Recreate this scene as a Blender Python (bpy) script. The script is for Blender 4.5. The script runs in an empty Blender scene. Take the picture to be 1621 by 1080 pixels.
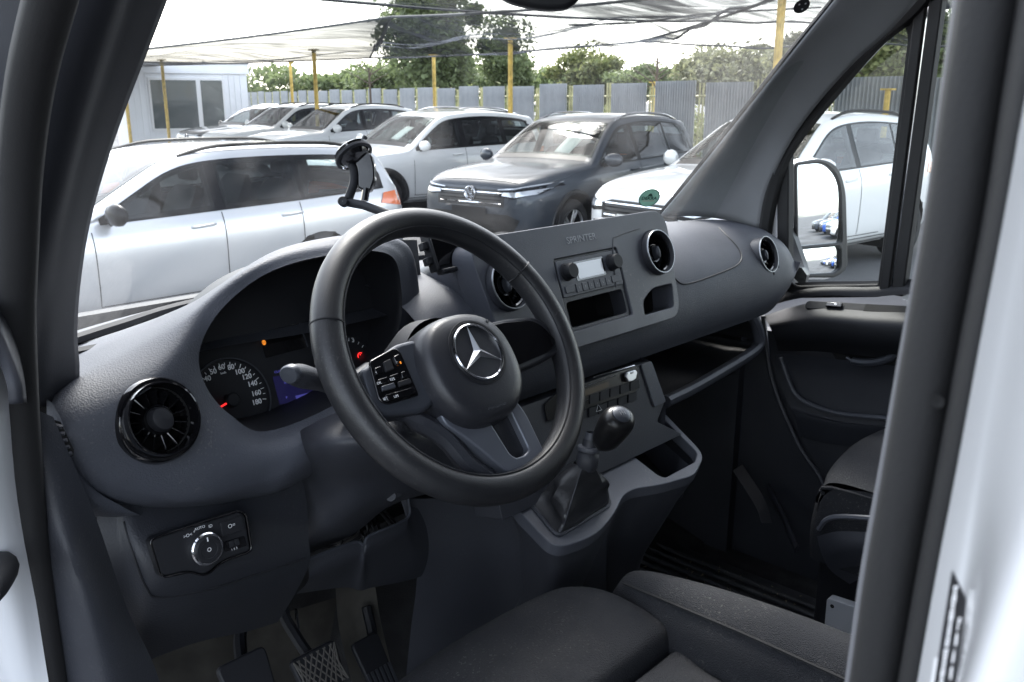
import bpy, bmesh, math, random
import numpy as np
from mathutils import Vector, Matrix
random.seed(7); rng = np.random.default_rng(7)
scn = bpy.context.scene
COL = scn.collection
R = math.radians

# ------------------------------------------------------------------ camera
F_PX, CXP, CYP = 1400.0, 810.5, 540.0            # lens in pixels of the 1621 x 1080 photograph
YAW, PIT = R(46.5), math.atan(385 / 1400)        # heading right of the van's nose, tilt down
_fw = np.array([math.sin(YAW) * math.cos(PIT), math.cos(YAW) * math.cos(PIT), -math.sin(PIT)])
_rt = np.array([math.cos(YAW), -math.sin(YAW), 0.0])
_up = np.cross(_rt, _fw)
CAM = np.array([-1.1158, -0.7470, 1.8610])
cd = bpy.data.cameras.new('camera'); cam = bpy.data.objects.new('camera', cd); COL.objects.link(cam)
cd.sensor_width = 36; cd.lens = F_PX / 1621 * 36; cd.clip_start = 0.02; cd.clip_end = 2000
cam.matrix_world = Matrix(((_rt[0], _up[0], -_fw[0], CAM[0]), (_rt[1], _up[1], -_fw[1], CAM[1]), (_rt[2], _up[2], -_fw[2], CAM[2]), (0, 0, 0, 1)))
cd.dof.use_dof = True; cd.dof.focus_distance = 1.12; cd.dof.aperture_fstop = 19.0
scn.camera = cam

# ------------------------------------------------------------------ sky, sun, exposure
w = bpy.data.worlds.new('World'); scn.world = w; w.use_nodes = True
nt = w.node_tree; nt.nodes.clear()
out = nt.nodes.new('ShaderNodeOutputWorld'); bg = nt.nodes.new('ShaderNodeBackground')
sky = nt.nodes.new('ShaderNodeTexSky'); sky.sky_type = 'NISHITA'; sky.sun_disc = False
SUN_EL, SUN_AZ = R(50), R(35)                   # high, veiled, ahead of the van and to the right
sky.sun_elevation = SUN_EL; sky.sun_rotation = SUN_AZ; sky.air_density = 1.0; sky.dust_density = 2.0; sky.ozone_density = 1.0
hs = nt.nodes.new('ShaderNodeHueSaturation'); hs.inputs['Saturation'].default_value = 0.42; hs.inputs['Value'].default_value = 1.0
nt.links.new(sky.outputs[0], hs.inputs['Color']); # broken cloud cover over the whole dome
wtc = nt.nodes.new('ShaderNodeTexCoord'); wmp = nt.nodes.new('ShaderNodeMapping'); wmp.inputs['Scale'].default_value = (1.0, 1.0, 2.6)
wn = nt.nodes.new('ShaderNodeTexNoise'); wn.inputs['Scale'].default_value = 2.6; wn.inputs['Detail'].default_value = 7; wn.inputs['Distortion'].default_value = 0.4
wr = nt.nodes.new('ShaderNodeMapRange'); wr.inputs[1].default_value = 0.33; wr.inputs[2].default_value = 0.68; wr.inputs[3].default_value = 0.50; wr.inputs[4].default_value = 1.40
wm = nt.nodes.new('ShaderNodeMix'); wm.data_type = 'RGBA'; wm.blend_type = 'MULTIPLY'; wm.inputs[0].default_value = 1.0
nt.links.new(wtc.outputs['Generated'], wmp.inputs[0]); nt.links.new(wmp.outputs[0], wn.inputs['Vector']); nt.links.new(wn.outputs[0], wr.inputs[0])
nt.links.new(hs.outputs[0], wm.inputs[6]); nt.links.new(wr.outputs[0], wm.inputs[7]); nt.links.new(wm.outputs[2], bg.inputs['Color'])
bg.inputs['Strength'].default_value = 0.15
nt.links.new(bg.outputs[0], out.inputs[0])
sd = bpy.data.lights.new('sun', 'SUN'); sun = bpy.data.objects.new('sun', sd); COL.objects.link(sun)
sd.energy = 0.8; sd.angle = R(14); sd.color = (1.0, 0.965, 0.92)
_d = Vector((math.sin(SUN_AZ) * math.cos(SUN_EL), math.cos(SUN_AZ) * math.cos(SUN_EL), math.sin(SUN_EL)))
sun.rotation_euler = _d.to_track_quat('Z', 'Y').to_euler(); sun.location = (0, 0, 30)
scn.view_settings.view_transform = 'Standard'; scn.view_settings.look = 'None'
scn.view_settings.exposure = 2.6; scn.view_settings.gamma = 1.0; scn.view_settings.use_curve_mapping = False
scn.cycles.max_bounces = 8; scn.cycles.diffuse_bounces = 5; scn.cycles.transparent_max_bounces = 24
scn.cycles.caustics_reflective = False; scn.cycles.caustics_refractive = False

# ------------------------------------------------------------------ helpers
def ray(px, py): return _fw + (px - CXP) / F_PX * _rt - (py - CYP) / F_PX * _up
def P(px, py, x=None, y=None, z=None, d=None):
    """point of the place seen at that spot of the photograph, on the plane x=, y= or z="""
    r = ray(px, py)
    if x is not None: t = (x - CAM[0]) / r[0]
    elif y is not None: t = (y - CAM[1]) / r[1]
    elif z is not None: t = (z - CAM[2]) / r[2]
    else: t = d
    return CAM + t * r
def PPL(px, py, o, n):
    r = ray(px, py); o = np.array(o, float); n = np.array(n, float)
    return CAM + r * (np.dot(o - CAM, n) / np.dot(r, n))
A = lambda *a: np.array(a, float)
def nrm(v): v = np.array(v, float); return v / max(np.linalg.norm(v), 1e-12)
class Fr:
    """flat frame: origin o, axes u, v and normal n = u x v"""
    def __init__(s, o, u, v):
        s.o = np.array(o, float); s.u = nrm(u); v = np.array(v, float); s.v = nrm(v - s.u * np.dot(v, s.u)); s.n = np.cross(s.u, s.v)
    def pt(s, a, b, c=0.0): return s.o + s.u * a + s.v * b + s.n * c
    def inv(s, p): q = np.array(p) - s.o; return (q @ s.u, q @ s.v)
    def px(s, px, py): return s.inv(PPL(px, py, s.o, s.n))
    def at(s, a, b, c=0.0): return Fr(s.pt(a, b, c), s.u, s.v)
def catmull(pts, n, closed=False):
    p = [np.array(q, float) for q in pts]; m = len(p)
    if m == 2: return [p[0] + (p[1] - p[0]) * t for t in np.linspace(0, 1, n)]
    segs = m if closed else m - 1
    g = (lambda i: p[i % m]) if closed else (lambda i: p[i] if 0 <= i < m else (2 * p[0] - p[1] if i < 0 else 2 * p[-1] - p[-2]))
    res = []
    ts = np.linspace(0, segs, n, endpoint=not closed)
    for t in ts:
        i = min(int(t), segs - 1); f = t - i
        a, b, c, d = g(i - 1), g(i), g(i + 1), g(i + 2)
        res.append(0.5 * (2 * b + (c - a) * f + (2 * a - 5 * b + 4 * c - d) * f * f + (3 * b - a - 3 * c + d) * f ** 3))
    return res
def mk(name, V, Fc, mat, parent=None, smooth=True, ang=40, kind=None, label=None):
    me = bpy.data.meshes.new(name); me.from_pydata([tuple(map(float, v)) for v in V], [], Fc); me.validate()
    o = bpy.data.objects.new(name, me); COL.objects.link(o)
    if mat is not None: me.materials.append(mat)
    if smooth:
        me.shade_smooth(); me.set_sharp_from_angle(angle=R(ang))
    o.parent = parent
    if kind: o['kind'] = kind
    if label: o['label'] = label
    return o
def from_bm(name, bm, mat, parent=None, smooth=True, ang=40, **k):
    bmesh.ops.recalc_face_normals(bm, faces=bm.faces)
    V = [v.co[:] for v in bm.verts]; bm.verts.index_update()
    Fc = [[v.index for v in f.verts] for f in bm.faces]; bm.free()
    return mk(name, V, Fc, mat, parent, smooth, ang, **k)
def bev(o, wd=0.002, seg=2, ang=35):
    m = o.modifiers.new('bevel', 'BEVEL'); m.width = wd; m.segments = seg; m.limit_method = 'ANGLE'; m.angle_limit = R(ang); m.harden_normals = False
    return o
def solid(o, t, off=-1):
    m = o.modifiers.new('solid', 'SOLIDIFY'); m.thickness = t; m.offset = off; return o
def tag(o, label=None, cat=None, group=None, kind=None):
    if label: o['label'] = label
    if cat: o['category'] = cat
    if group: o['group'] = group
    if kind: o['kind'] = kind
    return o
def empty(name, loc=(0, 0, 0), rz=0.0, parent=None):
    o = bpy.data.objects.new(name, None); COL.objects.link(o); o.location = loc; o.rotation_euler = (0, 0, rz); o.parent = parent
    o.empty_display_size = 0.1; return o
def gridmesh(G, cu=False, cv=False):
    nu, nv = len(G), len(G[0]); V = [p for r in G for p in r]; Fc = []
    for i in range(nu if cu else nu - 1):
        for j in range(nv if cv else nv - 1):
            a, b = i, (i + 1) % nu; c, d = j, (j + 1) % nv
            Fc.append((a * nv + c, b * nv + c, b * nv + d, a * nv + d))
    return V, Fc
def surf(name, rows, mat, parent=None, nu=40, nv=24, cu=False, **k):
    """smooth skin through rows of control points"""
    rr = [catmull(r, nv) for r in rows]
    cols = [catmull([r[j] for r in rr], nu, cu) for j in range(nv)]
    G = [[cols[j][i] for j in range(nv)] for i in range(nu)]
    V, Fc = gridmesh(G, cu)
    return mk(name, V, Fc, mat, parent, **k)
def tube_g(pts, r, seg=10, closed=False, flat=1.0, up=None):
    pts = [np.array(p, float) for p in pts]; n = len(pts)
    rr = r if hasattr(r, '__len__') else [r] * n
    G = []; u = None
    for i in range(n):
        if closed: t = nrm(pts[(i + 1) % n] - pts[i - 1])
        else: t = nrm(pts[min(i + 1, n - 1)] - pts[max(i - 1, 0)])
        if up is not None: u = nrm(np.array(up) - t * np.dot(up, t))
        elif u is None:
            a = A(0, 0, 1) if abs(t[2]) < 0.9 else A(1, 0, 0); u = nrm(a - t * np.dot(a, t))
        else: u = nrm(u - t * np.dot(u, t))
        v = np.cross(t, u)
        G.append([pts[i] + rr[i] * (math.cos(q) * u + flat * math.sin(q) * v) for q in np.linspace(0, 2 * math.pi, seg, endpoint=False)])
    return G
def tube(name, pts, r, mat, parent=None, seg=10, closed=False, flat=1.0, up=None, **k):
    G = tube_g(pts, r, seg, closed, flat, up); V, Fc = gridmesh(G, closed, True)
    if not closed:
        n = len(V); Fc.append(tuple(range(seg))[::-1]); Fc.append(tuple(range(n - seg, n)))
    return mk(name, V, Fc, mat, parent, **k)
def lathe(name, prof, fr, mat, parent=None, seg=40, sx=1.0, cap=False, **k):
    G = [[fr.pt(r * math.cos(q) * sx, r * math.sin(q), h) for q in np.linspace(0, 2 * math.pi, seg, endpoint=False)] for r, h in prof]
    V, Fc = gridmesh(G, False, True); n = len(V)
    if cap: Fc.append(tuple(range(n - seg, n)))
    bm = bmesh.new(); vs = [bm.verts.new(tuple(map(float, v))) for v in V]
    for f in Fc:
        try: bm.faces.new([vs[i] for i in f])
        except ValueError: pass
    bmesh.ops.remove_doubles(bm, verts=bm.verts, dist=1e-6)
    return from_bm(name, bm, mat, parent, **k)
def rrect(wd, ht, r, n=5, cx=0, cy=0):
    r = min(r, wd / 2 - 1e-6, ht / 2 - 1e-6); o = []
    for (sx, sy, a0) in ((1, 1, 0), (-1, 1, 90), (-1, -1, 180), (1, -1, 270)):
        for i in range(n + 1):
            a = R(a0 + 90 * i / n); o.append((cx + sx * (wd / 2 - r) + r * math.cos(a), cy + sy * (ht / 2 - r) + r * math.sin(a)))
    return o
def rpoly(pts, r, n=4):
    """polygon with rounded corners; r number or list"""
    m = len(pts); o = []
    for i in range(m):
        a, b, c = np.array(pts[i - 1], float), np.array(pts[i], float), np.array(pts[(i + 1) % m], float)
        ri = r[i] if hasattr(r, '__len__') else r
        d1, d2 = a - b, c - b; l1, l2 = np.linalg.norm(d1), np.linalg.norm(d2); t = min(ri, l1 * .48, l2 * .48)
        p0, p1 = b + d1 / l1 * t, b + d2 / l2 * t
        for k in range(n + 1):
            q = k / n; o.append(tuple((1 - q) ** 2 * p0 + 2 * q * (1 - q) * b + q * q * p1))
    return o
def circ(r, n=32, cx=0, cy=0, sx=1): return [(cx + sx * r * math.cos(2 * math.pi * i / n), cy + r * math.sin(2 * math.pi * i / n)) for i in range(n)]
def plate(name, outer, holes, fr, depth, mat, parent=None, bw=0.0, bseg=2, front=0.0, **k):
    """flat slab with openings: front face at n = front, thickness depth behind it"""
    bm = bmesh.new(); ed = []
    for lp in [outer] + list(holes):
        vs = [bm.verts.new((float(a), float(b), 0.0)) for a, b in lp]
        ed += [bm.edges.new((vs[i - 1], vs[i])) for i in range(len(vs))]
    if holes: bmesh.ops.triangle_fill(bm, use_beauty=True, use_dissolve=False, edges=ed)
    else: bm.faces.new([v for v in bm.verts])
    if holes: bmesh.ops.dissolve_limit(bm, angle_limit=0.01, verts=bm.verts, edges=[e for e in bm.edges if len(e.link_faces) == 2])
    fs = list(bm.faces)
    if depth:
        ex = bmesh.ops.extrude_face_region(bm, geom=fs)
        for v in [g for g in ex['geom'] if isinstance(g, bmesh.types.BMVert)]: v.co.z -= depth
        bmesh.ops.delete(bm, geom=[], context='FACES')
    for v in bm.verts:
        c = fr.pt(v.co.x, v.co.y, v.co.z + front); v.co = c
    o = from_bm(name, bm, mat, parent, **k)
    if bw: bev(o, bw, bseg)
    return o
def sheet(name, poly, fn, mat, parent=None, step=0.06, holes=(), **k):
    """polygon cut into a fine grid and laid on a curved surface fn(a, b) -> point"""
    bm = bmesh.new()
    if holes:
        ed = []
        for lp in [poly] + list(holes):
            vs = [bm.verts.new((float(a), float(b), 0.0)) for a, b in lp]; ed += [bm.edges.new((vs[i - 1], vs[i])) for i in range(len(vs))]
        bmesh.ops.triangle_fill(bm, use_beauty=True, use_dissolve=False, edges=ed)
    else: bm.faces.new([bm.verts.new((float(a), float(b), 0)) for a, b in poly])
    xs = [p[0] for p in poly]; ys = [p[1] for p in poly]
    for ax, lo, hi in ((0, min(xs), max(xs)), (1, min(ys), max(ys))):
        m = int((hi - lo) / step)
        for i in range(1, m + 1):
            c = lo + (hi - lo) * i / (m + 1); co = [0, 0, 0]; no = [0, 0, 0]; co[ax] = c; no[ax] = 1
            bmesh.ops.bisect_plane(bm, geom=list(bm.verts) + list(bm.edges) + list(bm.faces), plane_co=co, plane_no=no)
    for v in bm.verts: v.co = fn(v.co.x, v.co.y)
    V = [v.co[:] for v in bm.verts]; bm.verts.index_update(); Fc = [[v.index for v in f.verts] for f in bm.faces]; bm.free()
    return mk(name, V, Fc, mat, parent, **k)
def boxm(name, fr, a0, a1, b0, b1, c0, c1, mat, parent=None, bw=0.0, **k):
    V = [fr.pt(a, b, c) for a in (a0, a1) for b in (b0, b1) for c in (c0, c1)]
    Fc = [(0, 1, 3, 2), (4, 6, 7, 5), (0, 4, 5, 1), (2, 3, 7, 6), (0, 2, 6, 4), (1, 5, 7, 3)]
    o = mk(name, V, Fc, mat, parent, **k)
    if bw: bev(o, bw)
    return o
WF = Fr((0, 0, 0), (1, 0, 0), (0, 1, 0))
def text(s, fr, size, mat, parent, name='lettering', ext=0.0004, bold=0.0, align='CENTER', sx=1.0):
    cu = bpy.data.curves.new(name, 'FONT'); cu.body = s; cu.size = size; cu.extrude = ext; cu.offset = bold; cu.align_x = align; cu.align_y = 'CENTER'; cu.resolution_u = 3
    t = bpy.data.objects.new('tmp', cu); COL.objects.link(t)
    me = bpy.data.meshes.new_from_object(t); bpy.data.objects.remove(t); bpy.data.curves.remove(cu)
    o = bpy.data.objects.new(name, me); COL.objects.link(o); me.name = name; me.materials.clear(); me.materials.append(mat); o.parent = parent
    me.transform(Matrix(((fr.u[0] * sx, fr.v[0], fr.n[0], fr.o[0]), (fr.u[1] * sx, fr.v[1], fr.n[1], fr.o[1]), (fr.u[2] * sx, fr.v[2], fr.n[2], fr.o[2]), (0, 0, 0, 1))))
    return o
def join_v(parts):
    """merge several (V, F) lists into one"""
    V, Fc = [], []
    for v, f in parts:
        n = len(V); V += list(v); Fc += [tuple(i + n for i in q) for q in f]
    return V, Fc
def copy_tree(o, parent=None):
    c = o.copy(); COL.objects.link(c); c.parent = parent
    for ch in list(o.children): copy_tree(ch, c)
    return c

# ------------------------------------------------------------------ materials
def mat(name, col, rough=0.5, metal=0.0, coat=0.0, spec=0.5, emit=None, estr=0.0, bump=None, vary=None, dust=0.0):
    """principled; bump = (scale, strength[, distance]); vary = (scale, amount) colour mottling; dust = pale speckle amount"""
    m = bpy.data.materials.new(name); m.use_nodes = True; t = m.node_tree; b = t.nodes['Principled BSDF']
    b.inputs['Base Color'].default_value = (*col, 1); b.inputs['Roughness'].default_value = rough; b.inputs['Metallic'].default_value = metal
    b.inputs['Coat Weight'].default_value = coat; b.inputs['Coat Roughness'].default_value = 0.04; b.inputs['Specular IOR Level'].default_value = spec
    if emit: b.inputs['Emission Color'].default_value = (*emit, 1); b.inputs['Emission Strength'].default_value = estr
    tc = t.nodes.new('ShaderNodeTexCoord')
    if bump:
        n = t.nodes.new('ShaderNodeTexNoise'); n.inputs['Scale'].default_value = bump[0]; n.inputs['Detail'].default_value = 2.0
        bp = t.nodes.new('ShaderNodeBump'); bp.inputs['Strength'].default_value = bump[1]; bp.inputs['Distance'].default_value = bump[2] if len(bump) > 2 else 0.001
        t.links.new(tc.outputs['Object'], n.inputs['Vector']); t.links.new(n.outputs[0], bp.inputs['Height']); t.links.new(bp.outputs[0], b.inputs['Normal'])
    src = None
    if vary:
        n2 = t.nodes.new('ShaderNodeTexNoise'); n2.inputs['Scale'].default_value = vary[0]; n2.inputs['Detail'].default_value = 6
        t.links.new(tc.outputs['Object'], n2.inputs['Vector'])
        mr = t.nodes.new('ShaderNodeMapRange'); mr.inputs[1].default_value = 0.3; mr.inputs[2].default_value = 0.7; mr.inputs[3].default_value = 1 - vary[1]; mr.inputs[4].default_value = 1 + vary[1]
        mx = t.nodes.new('ShaderNodeMix'); mx.data_type = 'RGBA'; mx.blend_type = 'MULTIPLY'; mx.inputs[0].default_value = 1; mx.inputs[6].default_value = (*col, 1)
        t.links.new(n2.outputs[0], mr.inputs[0]); t.links.new(mr.outputs[0], mx.inputs[7]); src = mx.outputs[2]
        mr2 = t.nodes.new('ShaderNodeMapRange'); mr2.inputs[1].default_value = 0.3; mr2.inputs[2].default_value = 0.7; mr2.inputs[3].default_value = rough * (1 + vary[1] * .5); mr2.inputs[4].default_value = rough * (1 - vary[1] * .5)
        t.links.new(n2.outputs[0], mr2.inputs[0]); t.links.new(mr2.outputs[0], b.inputs['Roughness'])
    if dust:
        n3 = t.nodes.new('ShaderNodeTexNoise'); n3.inputs['Scale'].default_value = 260; n3.inputs['Detail'].default_value = 1
        n4 = t.nodes.new('ShaderNodeTexNoise'); n4.inputs['Scale'].default_value = 9; n4.inputs['Detail'].default_value = 5
        for q in (n3, n4): t.links.new(tc.outputs['Object'], q.inputs['Vector'])
        m3 = t.nodes.new('ShaderNodeMapRange'); m3.inputs[1].default_value = 0.63; m3.inputs[2].default_value = 0.72; t.links.new(n3.outputs[0], m3.inputs[0])
        m4 = t.nodes.new('ShaderNodeMapRange'); m4.inputs[1].default_value = 0.45; m4.inputs[2].default_value = 0.75; m4.inputs[4].default_value = dust; t.links.new(n4.outputs[0], m4.inputs[0])
        ml = t.nodes.new('ShaderNodeMath'); ml.operation = 'MULTIPLY'; t.links.new(m3.outputs[0], ml.inputs[0]); t.links.new(m4.outputs[0], ml.inputs[1])
        ad = t.nodes.new('ShaderNodeMath'); ad.operation = 'MULTIPLY_ADD'; ad.inputs[1].default_value = 0.14; t.links.new(m4.outputs[0], ad.inputs[0]); t.links.new(ml.outputs[0], ad.inputs[2])
        mx3 = t.nodes.new('ShaderNodeMix'); mx3.data_type = 'RGBA'; mx3.inputs[7].default_value = (0.30, 0.29, 0.27, 1); t.links.new(ad.outputs[0], mx3.inputs[0])
        if src is not None: t.links.new(src, mx3.inputs[6])
        else: mx3.inputs[6].default_value = (*col, 1)
        src = mx3.outputs[2]
    if src is not None: t.links.new(src, b.inputs['Base Color'])
    return m

def glassmat(name, tint, dusty=0.0, refl=1.0, patches=()):
    m = bpy.data.materials.new(name); m.use_nodes = True; t = m.node_tree; t.nodes.clear(); N = t.nodes.new; Lk = t.links.new
    o = N('ShaderNodeOutputMaterial'); tr = N('ShaderNodeBsdfTransparent'); tr.inputs[0].default_value = (*tint, 1); gl = N('ShaderNodeBsdfGlossy'); gl.inputs['Roughness'].default_value = 0.0
    fz = N('ShaderNodeFresnel'); ge = N('ShaderNodeNewGeometry'); io = N('ShaderNodeMapRange'); io.inputs[3].default_value = 1.45; io.inputs[4].default_value = 1 / 1.45; Lk(ge.outputs['Backfacing'], io.inputs[0]); Lk(io.outputs[0], fz.inputs[0]); mu = N('ShaderNodeMath'); mu.operation = 'MULTIPLY'; mu.inputs[1].default_value = refl
    mx = N('ShaderNodeMixShader'); Lk(fz.outputs[0], mu.inputs[0]); Lk(mu.outputs[0], mx.inputs[0]); Lk(tr.outputs[0], mx.inputs[1]); Lk(gl.outputs[0], mx.inputs[2]); res = mx
    if dusty:
        tc = N('ShaderNodeTexCoord'); n1 = N('ShaderNodeTexNoise'); n1.inputs['Scale'].default_value = 420; n1.inputs['Detail'].default_value = 1; n2 = N('ShaderNodeTexNoise'); n2.inputs['Scale'].default_value = 3.2; n2.inputs['Detail'].default_value = 6; n2.inputs['Distortion'].default_value = .6
        for q in (n1, n2): Lk(tc.outputs['Object'], q.inputs['Vector'])
        a = N('ShaderNodeMapRange'); a.inputs[1].default_value = .66; a.inputs[2].default_value = .76; a.inputs[4].default_value = .5; b = N('ShaderNodeMapRange'); b.inputs[1].default_value = .42; b.inputs[2].default_value = .8; b.inputs[4].default_value = dusty
        Lk(n1.outputs[0], a.inputs[0]); Lk(n2.outputs[0], b.inputs[0]); ml = N('ShaderNodeMath'); ml.operation = 'MULTIPLY_ADD'; Lk(a.outputs[0], ml.inputs[0]); Lk(b.outputs[0], ml.inputs[1])
        b2 = N('ShaderNodeMath'); b2.operation = 'MULTIPLY'; b2.inputs[1].default_value = .35; Lk(b.outputs[0], b2.inputs[0]); Lk(b2.outputs[0], ml.inputs[2])
        res_f = ml.outputs[0]
        for (cx, cy, cz, r0, r1, amt) in patches:      # dirt left where the wipers do not reach
            vm = N('ShaderNodeVectorMath'); vm.operation = 'DISTANCE'; vm.inputs[1].default_value = (cx, cy, cz); Lk(tc.outputs['Object'], vm.inputs[0])
            pr = N('ShaderNodeMapRange'); pr.inputs[1].default_value = r0; pr.inputs[2].default_value = r1; pr.inputs[3].default_value = 0; pr.inputs[4].default_value = amt; Lk(vm.outputs['Value'], pr.inputs[0])
            n5 = N('ShaderNodeTexNoise'); n5.inputs['Scale'].default_value = 90; n5.inputs['Detail'].default_value = 4; Lk(tc.outputs['Object'], n5.inputs['Vector'])
            p2 = N('ShaderNodeMath'); p2.operation = 'MULTIPLY'; Lk(pr.outputs[0], p2.inputs[0]); Lk(n5.outputs[0], p2.inputs[1])
            p3 = N('ShaderNodeMath'); p3.operation = 'ADD'; Lk(p2.outputs[0], p3.inputs[0]); Lk(res_f, p3.inputs[1]); res_f = p3.outputs[0]
        df = N('ShaderNodeBsdfTranslucent'); df.inputs[0].default_value = (.75, .74, .72, 1); d2 = N('ShaderNodeBsdfDiffuse'); d2.inputs[0].default_value = (.6, .59, .57, 1); md = N('ShaderNodeMixShader'); Lk(df.outputs[0], md.inputs[1]); Lk(d2.outputs[0], md.inputs[2])
        m2 = N('ShaderNodeMixShader'); Lk(res_f, m2.inputs[0]); Lk(mx.outputs[0], m2.inputs[1]); Lk(md.outputs[0], m2.inputs[2]); res = m2
    Lk(res.outputs[0], o.inputs[0]); return m

# ================================================================== OUTSIDE: ground, fence, trees, cabin, net
M = {}
M['asphalt'] = mat('asphalt', (0.085, 0.085, 0.088), 0.9, bump=(60, 0.5, 0.01), vary=(0.6, 0.3))
g = mk('ground', [(-250, -250, 0), (250, -250, 0), (250, 250, 0), (-250, 250, 0)], [(0, 1, 2, 3)], M['asphalt'], None, False, kind='structure')
M['yellow'] = mat('yellow paint', (0.66, 0.45, 0.10), 0.5, vary=(14, 0.25))
M['sheetgrey'] = mat('grey corrugated sheet', (0.31, 0.325, 0.34), 0.5, vary=(2.5, 0.14))
M['bars'] = mat('fence bars', (0.42, 0.40, 0.20), 0.5, vary=(6, 0.3))

# ---- fence of corrugated sheets between yellow bars
fa, fb = P(330, 152, d=70)[:2], P(1640, 120, d=13.5)[:2]
fdir = nrm(fb - fa); flen = np.linalg.norm(fb - fa); FZ = 2.22
fence = empty('fence', (fa[0], fa[1], 0)); fence.rotation_euler.z = math.atan2(fdir[1], fdir[0])
tag(fence, 'long fence of grey corrugated sheets between yellow bars behind the cars', 'fence')
nx = 64; pw, pitch = 1.48, 1.85
V = []; Fc = []
for i in range(nx + 1):
    x = pw * i / nx; y = 0.022 * (1 if (i // 2) % 2 else -1)
    V += [(x, y, 0.12), (x, y, FZ)]
    if i: Fc.append((2 * i - 2, 2 * i, 2 * i + 1, 2 * i - 1))
pan = mk('panel', V, Fc, M['sheetgrey'], fence, False)
npan = int(flen / pitch)
for i in range(1, npan):
    o = pan.copy(); COL.objects.link(o); o.location.x = i * pitch; o.location.z = 0.03 * math.sin(i * 2.3)
bb = []
for i in range(npan):
    for k in range(3):
        x = i * pitch + pw + 0.08 + k * 0.12
        G = tube_g([(x, 0.05, 0.0), (x, 0.05, FZ - 0.08 + 0.05 * ((i * 7 + k * 3) % 3))], 0.03, 4); bb.append(gridmesh(G, False, True))
for z in (0.4, 1.9):
    G = tube_g([(0, 0.05, z), (flen, 0.05, z)], 0.025, 4); bb.append(gridmesh(G, False, True))
mk('bars', *join_v(bb), M['bars'], fence, False, kind='stuff')

# ---- yellow canopy posts
def post(px, d, ztop, lab, r=0.05, cap=False):
    p = P(px, 160, d=d); e = empty('canopy_post', (p[0], p[1], 0))
    tag(e, lab, 'post', 'yellow posts carrying the shade net')
    mk('shaft', *gridmesh(tube_g([(0, 0, 0), (0, 0, ztop * .5), (0, 0, ztop)], r, 8), False, True), M['yellow'], e)
    boxm('base_plate', WF, -.14, .14, -.14, .14, 0.004, .03, M['yellow'], e, smooth=False)
    boxm('cap_plate', WF, -r * 1.9, r * 1.9, -r * 1.9, r * 1.9, ztop, ztop + .03, M['yellow'], e, smooth=False)
    return p
POSTS = [(808, 18.5, 3.02, 'thick yellow post rising behind the white sport utility car, left of the mirror housing'),
         (501, 22, 2.98, 'yellow post standing behind the silver estate car beside the white cabin'),
         (688, 25, 3.0, 'yellow post in front of the tall green tree'),
         (463, 30, 3.0, 'thin far yellow post just left of the nearer one by the cabin'),
         (262, 27, 2.95, "yellow post in front of the cabin's dark window"),
         (200, 24, 2.75, "yellow post at the cabin's left corner beside the windscreen pillar"),
         (1226, 10.6, 3.4, 'nearest yellow post, seen high beside the right windscreen pillar'),
         (1404, 14.5, 1.98, 'short yellow post seen through the passenger door window'),
         (1034, 24, 2.25, 'yellow post by the bare young tree at the fence')]
for a in POSTS: post(*a)

# ---- shade net hung between the posts
def netmat(name, dens, col):
    m = bpy.data.materials.new(name); m.use_nodes = True; t = m.node_tree; t.nodes.clear()
    o = t.nodes.new('ShaderNodeOutputMaterial'); mx = t.nodes.new('ShaderNodeMixShader'); tr = t.nodes.new('ShaderNodeBsdfTransparent'); df = t.nodes.new('ShaderNodeBsdfDiffuse')
    df.inputs[0].default_value = (*col, 1); tc = t.nodes.new('ShaderNodeTexCoord'); n = t.nodes.new('ShaderNodeTexNoise'); n.inputs['Scale'].default_value = 1.1; n.inputs['Detail'].default_value = 5; n.inputs['Distortion'].default_value = 1.0
    mp = t.nodes.new('ShaderNodeMapping'); mp.inputs['Scale'].default_value = (0.35, 2.2, 1)
    mr = t.nodes.new('ShaderNodeMapRange'); mr.inputs[1].default_value = 0.3; mr.inputs[2].default_value = 0.75; mr.inputs[3].default_value = dens * .45 if dens < .9 else .76; mr.inputs[4].default_value = min(dens * 1.5, 1)
    t.links.new(tc.outputs['Object'], mp.inputs[0]); t.links.new(mp.outputs[0], n.inputs['Vector']); t.links.new(n.outputs[0], mr.inputs[0]); t.links.new(mr.outputs[0], mx.inputs[0])
    t.links.new(tr.outputs[0], mx.inputs[1]); t.links.new(df.outputs[0], mx.inputs[2]); t.links.new(mx.outputs[0], o.inputs[0]); return m
M['net'] = netmat('shade net', 0.70, (0.13, 0.14, 0.16))
M['netedge'] = mat('net hem', (0.06, 0.065, 0.07), 0.8)
M['net2'] = netmat('dense shade net', 0.95, (0.09, 0.095, 0.105))
def net(a, b, c, d, sag, lab, nu=26, nv=40, seed=1, wr=.10, mt='net'):
    """a,b near edge left/right ; d,c far edge left/right (world points)"""
    rg = np.random.default_rng(seed); ph = rg.uniform(0, 6.28, 8); a, b, c, d = map(np.array, (a, b, c, d))
    def q(i, j, nu=nu, nv=nv):
        s, t = i / (nu - 1), j / (nv - 1)
        p = (a * (1 - t) + b * t) * (1 - s) + (d * (1 - t) + c * t) * s
        k = 4 * s * (1 - s); e = 4 * t * (1 - t)
        p = p.copy(); p[2] -= sag * (k + e) * .5 + wr * k * (math.sin(9 * s + ph[0] + 3 * t) * .5 + math.sin(17 * t + ph[1]) * .35 + math.sin(31 * s + 9 * t + ph[2]) * .25)
        return p
    G = [[q(i, j) for j in range(nv)] for i in range(nu)]
    o = mk('shade_net', *gridmesh(G), M[mt], None); tag(o, lab, 'shade net', 'shade nets stretched over the parked cars')
    for row in (G[0], G[-1], [r[0] for r in G], [r[-1] for r in G]):
        tube('hem_cable', row, 0.022, M['netedge'], o, 5)
    return o
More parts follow.
